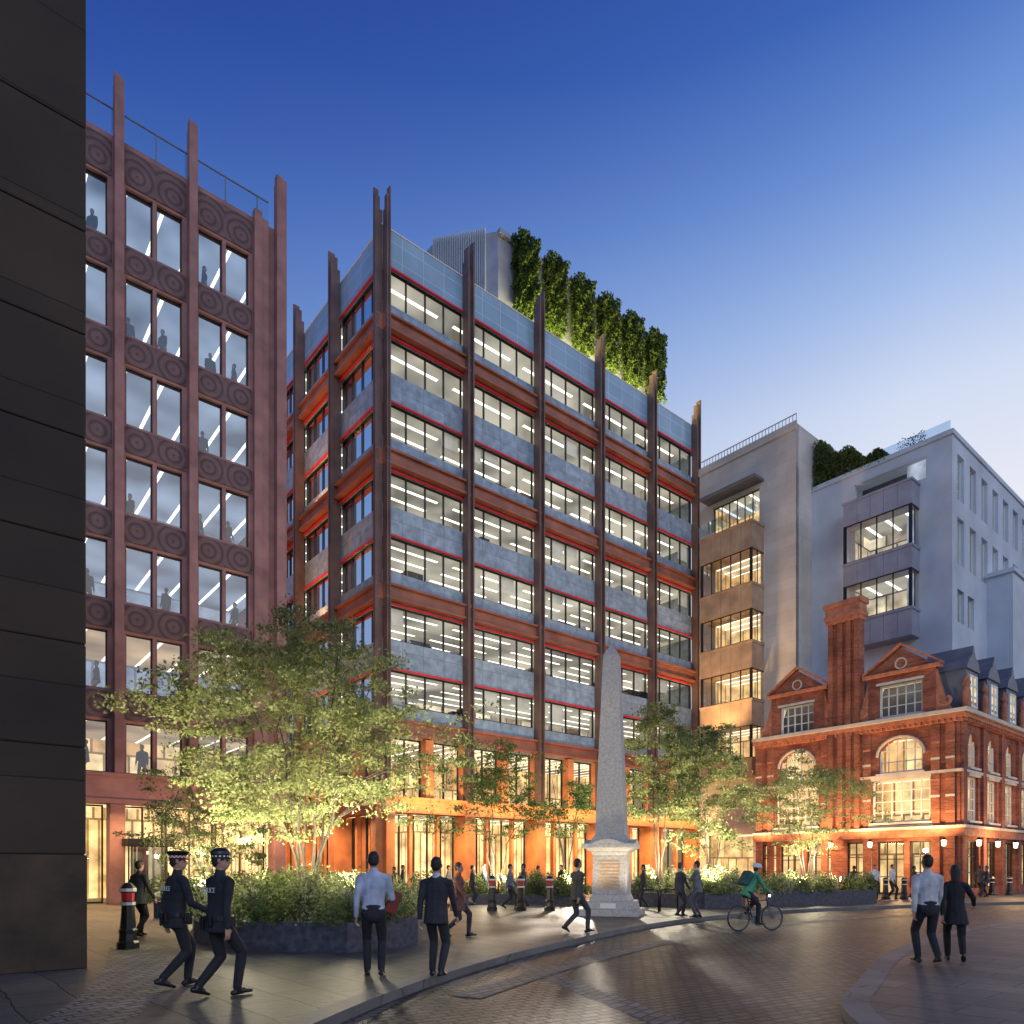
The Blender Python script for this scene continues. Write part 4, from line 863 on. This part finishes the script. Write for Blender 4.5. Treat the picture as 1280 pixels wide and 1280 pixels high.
x,y=gp(1194,1202); person(x,y,-25,dict(top=(.015,.015,.018),bottom=(.014,.014,.016),h=1.64,w=.9,coat=.22,long=True),dict(WALK,armR=(30,30,.5)),'woman in a black coat walking beside the man in white shirt',.0095)
D_=(.03,.03,.04)
far=[(173,1171,-20,dict(top=(.025,.03,.035),bottom=(.02,.02,.02),h=1.75,coat=.15),STRO,'person in a dark jacket walking just left of the officers'),
(121,1120,20,dict(top=(.10,.07,.06),bottom=D_,h=1.74),STAND,'person in brown near the left office entrance'),
(113,1122,-60,dict(top=D_,bottom=D_,h=1.7),STRO,'person in black beside the dark building corner'),
(143,1121,-150,dict(top=(.16,.15,.16),bottom=D_,h=1.72),WALK,'person in grey walking near the revolving door'),
(154,1120,150,dict(top=(.03,.035,.05),bottom=D_,h=1.76),STAND,'person in navy left of the revolving door'),
(186,1122,60,dict(top=(.04,.03,.03),bottom=D_,h=1.74),WALK2,'person in dark brown right of the revolving door'),
(207,1126,160,dict(top=D_,bottom=D_,h=1.68,long=True),STAND,'person with long hair behind the officers'),
(493,1126,90,dict(top=(.10,.03,.03),bottom=D_,h=1.66),WALK,'person in dark red beside the big planter, far back'),
(503,1127,-80,dict(top=D_,bottom=D_,h=1.72),STAND,'person in black beside the big planter, far back'),
(590,1131,-80,dict(top=(.05,.05,.06),bottom=D_,h=1.70),STAND,'person in dark clothes left of the three bollards'),
(606,1129,80,dict(top=(.09,.10,.14),bottom=D_,h=1.78),WALK,'person in a grey jacket just behind the first of the three bollards'),
(637,1136,-90,dict(top=(.14,.16,.20),bottom=(.04,.04,.05),h=1.75),WALK2,'person in blue grey walking between the bollards'),
(655,1134,80,dict(top=(.05,.06,.08),bottom=D_,h=1.76),STRO,'person in dark jacket walking behind the middle bollard'),
(672,1128,-60,dict(top=(.12,.09,.07),bottom=D_,h=1.70),WALK,'person in tan brown between the middle and right bollards'),
(702,1127,120,dict(top=D_,bottom=D_,h=1.73),STAND,'person in black right of the three bollards, far back'),
(560,1128,-90,dict(top=(.2,.2,.22),bottom=D_,h=1.72),WALK2,'person in light grey walking before the lobby'),
(805,1135,80,dict(top=(.05,.04,.04),bottom=D_,h=1.72),STRO,'person in dark clothes just behind the obelisk base'),
(1068,1122,20,dict(top=D_,bottom=D_,h=1.7),STAND,'person in black at the brick house, left of the white shirts'),
(1093,1124,160,dict(top=(.6,.6,.6),bottom=(.02,.02,.02),h=1.74,jacket=False),STAND,'person in a white shirt at the brick house doors, left one'),
(1115,1124,-150,dict(top=(.6,.6,.6),bottom=(.02,.02,.02),h=1.76,jacket=False),STRO,'person in a white shirt at the brick house doors, right one'),
(1142,1123,-90,dict(top=(.10,.05,.04),bottom=D_,h=1.70),STRO2,'person in dark red walking past the brick house doors'),
(1225,1121,-60,dict(top=(.05,.05,.06),bottom=D_,h=1.74),WALK,'person in dark clothes walking around the brick house corner'),
(1234,1121,70,dict(top=(.10,.09,.09),bottom=D_,h=1.7),STAND,'person in a brown grey jacket by the brick house corner')]
for px,py,yw,st,po,lb in far:
    x,y=gp(px,py); person(x,y,yw,st,po,lb,.015 if y>18 else .011)
o,_,_,_,_=figure('person',dict(top=(.03,.035,.05),bottom=(.02,.02,.03),h=1.76),STAND,.022); first=True
fl=['top floor','second floor down','third floor down','fourth floor down','fifth floor down','sixth floor down','lowest office floor']
random.seed(11)
for k,zt in enumerate(WA):
    for p in piers[1:-1]:
        for a in (.85,2.1):
            if random.random()<.6:
                c=o if first else o.copy()
                if not first: COL.objects.link(c)
                first=False
                lx=p+a+random.uniform(-.3,.3); ly=.55+random.uniform(0,.35); c.location=(-17.93+lx*ux+ly*vx,30+lx*uy+ly*vy,(zt-2.5-.45 if k<6 else 5.35)); c.rotation_euler=(0,0,random.uniform(0,6))
                tag(c,'office worker silhouetted in a window, left office block, %s'%fl[k],'person','office workers on the %s'%fl[k])
for k,zt in enumerate(WA[:6]):
    mb=MB(); mb.box(S0+.1,S1-.35,.42,5.4,zt-2.5-.5,zt-2.5-.45); mb.build('raised_floor',m_floor,rA)
# ------------------------------------------------------------ BICYCLE + CYCLIST
bxx,byy=gp(944,1158); byaw=R(-72)
rb=empty('bicycle',(bxx,byy,-.12),byaw,'dark bicycle ridden along the cobbled road','bicycle')
for yy in (-.52,.53):
    w_=MB(); w_.tube([(0,yy+.33*math.cos(t*math.pi/16),.345+.33*math.sin(t*math.pi/16)) for t in range(33)],.018,8); wt=w_.build('wheel',m_black,rb,True)
    w_=MB(); w_.tube([(0,yy+.305*math.cos(t*math.pi/16),.345+.305*math.sin(t*math.pi/16)) for t in range(33)],.01,6)
    for t in range(16): a=t*math.pi/8; w_.tube([(0,yy,.345),(0,yy+.3*math.cos(a),.345+.3*math.sin(a))],.0025,3)
    w_.tube([(-.05,yy,.345),(.05,yy,.345)],.02); w_.build('rim',m_lead,wt)
bb=(0,-.08,.29); st_=(0,-.22,.78); hd_=(0,.36,.82); hd2=(0,.40,.68)
mb=MB(); mb.tube([bb,st_],.016); mb.tube([st_,hd_],.016); mb.tube([bb,hd2],.018); mb.tube([hd2,hd_,(0,.345,.90)],.018)
for s in (-.05,.05): mb.tube([(s,-.52,.345),(s*.4,-.22,.74)],.009); mb.tube([(s,-.52,.345),(s*.6,-.08,.29)],.009)
mb.build('frame',M('bike_paint',(.03,.03,.035),.3),rb,True)
mb=MB()
for s in (-.05,.05): mb.tube([hd2,(s,.42,.62),(s,.53,.345)],.011)
mb.build('fork',m_lead,rb,True)
mb=MB(); mb.tube([(-.3,.32,.99),(-.15,.38,.98),(0,.36,.96),(.15,.38,.98),(.3,.32,.99)],.013); mb.tube([(0,.345,.9),(0,.36,.97)],.014); mb.build('handlebar',m_black,rb,True)
mb=MB(); mb.tube([(0,-.22,.78),(0,-.25,.92)],.014); mb.tube([(0,-.38,.945),(0,-.3,.95),(0,-.2,.945),(0,-.1,.94)],[.06,.07,.04,.02],8); mb.build('saddle',m_black,rb,True)
mb=MB(); mb.lathe([(.0,-.004),(.09,-.004),(.09,.004),(0,.004)],0,0,20); mb.v=[(v[2]+.06,v[1]-.08,v[0]+.29) for v in mb.v]; mb.tube([(.07,-.08,.29),(.08,.02,.15)],.012); mb.tube([(-.07,-.08,.29),(-.08,-.18,.43)],.012); mb.box(.08,.17,-.02,.07,.13,.15); mb.box(-.17,-.08,-.22,-.13,.42,.44); mb.build('crank',m_lead,rb)
mb=MB(); mb.tube([(0,.44,.93),(0,.47,.93)],.03,8); mb.build('headlight',EM('bike_light',(1,.95,.85),8),rb)
o,h,hd,tp,ax=person(bxx,byy,-72,dict(top=(.08,.30,.17),bottom=(.02,.02,.025),h=1.77),dict(hz=1.03,hyy=-.26,lean=32,hlean=8,footR=(.0,.03,0),footL=(-.17,-.03,-12),azR=.26,azL=.53,armL=(V((-.26,.27,1.03)),V((-.6,-.2,-1)),0),armR=(V((.26,.27,1.03)),V((.6,-.2,-1)),0)),'cyclist in a green jacket and white helmet riding along the road',.011,-.12)
mb=MB(); HX,HF,HU=ax; c=hd(0,-.005,.765)
mb.lathe([(.1,-.03),(.104,0),(.1,.04),(.08,.075),(.04,.095),(0,.1)],0,0,16); mb.v=[tuple(c+HX*v[0]+HF*v[1]*1.25+HU*v[2]) for v in mb.v]; mb.build('helmet',m_bwhite,o,True)
mb=MB(); mb.box(-.16,.16,-.32,-.15,.08,.5); bp_=mb.build('backpack',cloth((.03,.10,.09)),None,bevel=.05)
bp_.matrix_world=Matrix.Translation((bxx,byy,-.12))@Matrix.Rotation(byaw,4,'Z')@Matrix.Translation((0,-.26,1.03))@Matrix.Rotation(R(-32),4,'X'); tag(bp_,'dark green backpack on the back of the cyclist','backpack')
# ------------------------------------------------------------ LIGHTS
def light(t,locn,energy,col,tgt=None,size=.3,spot=90,sy=None):
    l=bpy.data.lights.new('lamp',t); l.energy=energy; l.color=col
    if t=='AREA':
        l.size=size
        if sy: l.shape='RECTANGLE'; l.size_y=sy
    elif t=='SPOT': l.spot_size=R(spot); l.spot_blend=.6; l.shadow_soft_size=size
    elif t=='POINT': l.shadow_soft_size=size
    o=bpy.data.objects.new('lamp',l); COL.objects.link(o); o.location=locn
    if tgt is not None: o.rotation_euler=(Vector(tgt)-Vector(locn)).to_track_quat('-Z','Y').to_euler()
    return o
WY=(1,.87,.58); WO=(1,.60,.26)
for x,y,z,e,t in ((-6.4,14.6,1.2,2300,(-5.0,16.2,5.5)),(-3.0,14.4,1.2,2300,(-4.3,16.3,5.5)),(-4.4,18.6,1.2,1200,(-4.6,16.5,6)),
    (-9.6,22.4,1.0,1300,(-10,23.4,4)),(-.6,30.4,.9,1400,(-.7,31.4,5)),(2.6,30.6,.9,800,(2.6,31.8,5)),
    (5.9,28.8,1.1,2300,(6.2,30.2,5.5)),(7.9,28.4,1.1,2300,(8.4,30.4,5)),(12.2,30.4,1.0,1700,(13,31.8,5)),(14.6,31.4,1.0,1300,(13.6,31.8,5))):
    light('SPOT',(x,y,z),e,WY,t,.15,140)
for x,y,z,e in ((-6.0,16.2,2.3,260),(-3.4,15.6,2.3,240),(-4.6,18.5,2.2,260),(-10,23.0,2.0,200),(-1,31.0,1.9,260),(6.9,29.4,2.0,280),(13.2,31.6,2.0,280)):
    light('POINT',(x,y,z),e,WY,size=.2)
def LW(root,x,y,z): 
    return root.location.x+x*ux+y*vx, root.location.y+x*uy+y*vy, z
for i in range(5):
    a=LW(rB,3+5.95*i,-1.3,4.6); b=LW(rB,3+5.95*i,-1.9,0); light('AREA',a,560,WO,b,4,sy=.5)
    a=LW(rB,3+5.95*i,-1.4,4.9); b=LW(rB,3+5.95*i,-.2,8); light('AREA',a,230,WO,b,5,sy=.15)
for i in range(3):
    a=LW(rB,-1.5,3+5.5*i,4.5); b=LW(rB,-2.3,3+5.5*i,0); light('AREA',a,380,WO,b,3,sy=.4)
for z in (6.0,10.6,18.4,26.1):
    a=LW(rB,-1.7,8,z); b=LW(rB,-.1,8,z+5); light('AREA',a,560,(1,.48,.18),b,.25,sy=15)
a=LW(rA,3.0,-1.6,4.2); b=LW(rA,3.0,-2.4,0); light('AREA',a,800,WO,b,10,sy=.5)
a=LW(rA,5,-4.0,.4); light('SPOT',a,1700,(1,.55,.28),LW(rA,4,0,8),.3,120)
for i in (1,3,5):
    a=LW(rB,12.6+2.9*i,2.2,37.9); b=LW(rB,12.6+2.9*i,3.9,42.5); light('AREA',a,2000,(1,.88,.38),b,5.6,sy=.25)
for s in (1.0,4.8,8,11.5):
    a=LW(rR,-1.8,s,3.0); light('SPOT',a,780,WO,LW(rR,0,s,9),.2,130)
for s in (2.5,8): light('POINT',LW(rR,-1.6,s,2.6),420,WO,size=.15)
light('POINT',LW(rR,3.5,-1.6,2.9),330,WO,size=.15)
light('SPOT',LW(rR,7,-3.2,2.9),350,WO,LW(rR,7,0,9),.2,120)
light('SPOT',LW(rC,-5,5,10),4500,WO,LW(rC,0,5,22),.5,80)
light('SPOT',(4.4,21.9,.2),330,(1,.86,.62),(3.3,23.6,4),.2,70)
light('SPOT',(2.0,22.0,.2),220,(1,.86,.62),(3.3,23.6,4),.2,70)
light('SPOT',LW(rB,16,-.9,9.5),22000,(1,.88,.70),(7.2,20.0,0),.4,34)  # added floodlight without a fitting, throws the bright pool on the road
dusk_fill=bpy.data.lights.new('dusk_fill','SUN'); dusk_fill.energy=.55; dusk_fill.angle=R(25); dusk_fill.color=(.66,.78,1.0)  # added cool directional fill that lifts the facades; not the actual sun
so_=bpy.data.objects.new('dusk_fill',dusk_fill); COL.objects.link(so_); so_.rotation_euler=Vector((-.2,.85,-.35)).to_track_quat('-Z','Y').to_euler()
# ------------------------------------------------------------ WORLD
w=bpy.data.worlds.new('World'); sc.world=w; w.use_nodes=True; nt=w.node_tree; bg=nt.nodes['Background']
tc=N(nt,'ShaderNodeTexCoord'); nm=N(nt,'ShaderNodeVectorMath',operation='NORMALIZE'); nt.links.new(tc.outputs['Generated'],nm.inputs[0])
sp=N(nt,'ShaderNodeSeparateXYZ'); nt.links.new(nm.outputs[0],sp.inputs[0])
def ramp(st):
    r=N(nt,'ShaderNodeValToRGB'); cr=r.color_ramp
    while len(cr.elements)<len(st): cr.elements.new(.5)
    for e,(p,c) in zip(cr.elements,st): e.position=p; e.color=(*c,1)
    nt.links.new(sp.outputs[2],r.inputs[0]); return r
ra=ramp([(0,(.34,.40,.58)),(.3,(.28,.40,.70)),(.48,(.17,.33,.68)),(.6,(.075,.18,.52)),(.7,(.026,.08,.37)),(.8,(.012,.038,.24))])
rb_=ramp([(0,(.60,.60,.72)),(.38,(.84,.84,.92)),(.50,(.64,.72,.90)),(.58,(.38,.52,.83)),(.66,(.17,.31,.69)),(.74,(.055,.145,.50)),(.85,(.02,.06,.32))])
mr=N(nt,'ShaderNodeMapRange'); mr.inputs[1].default_value=-.42; mr.inputs[2].default_value=.42; nt.links.new(sp.outputs[0],mr.inputs[0])
mx=N(nt,'ShaderNodeMix',data_type='RGBA'); nt.links.new(mr.outputs[0],mx.inputs[0]); nt.links.new(ra.outputs[0],mx.inputs[6]); nt.links.new(rb_.outputs[0],mx.inputs[7])
nt.links.new(mx.outputs[2],bg.inputs[0]); bg.inputs[1].default_value=1.0
# ------------------------------------------------------------ CAMERA
cam=bpy.data.cameras.new('camera'); co=bpy.data.objects.new('camera',cam); COL.objects.link(co); co.location=(0,0,CH); co.rotation_euler=(R(90),0,0)
cam.sensor_width=36; cam.lens=FP/1280*36; cam.shift_y=(HZ-640)/1280; cam.clip_end=3000; sc.camera=co
sc.view_settings.view_transform='Standard'; sc.view_settings.look='None'; sc.view_settings.exposure=0
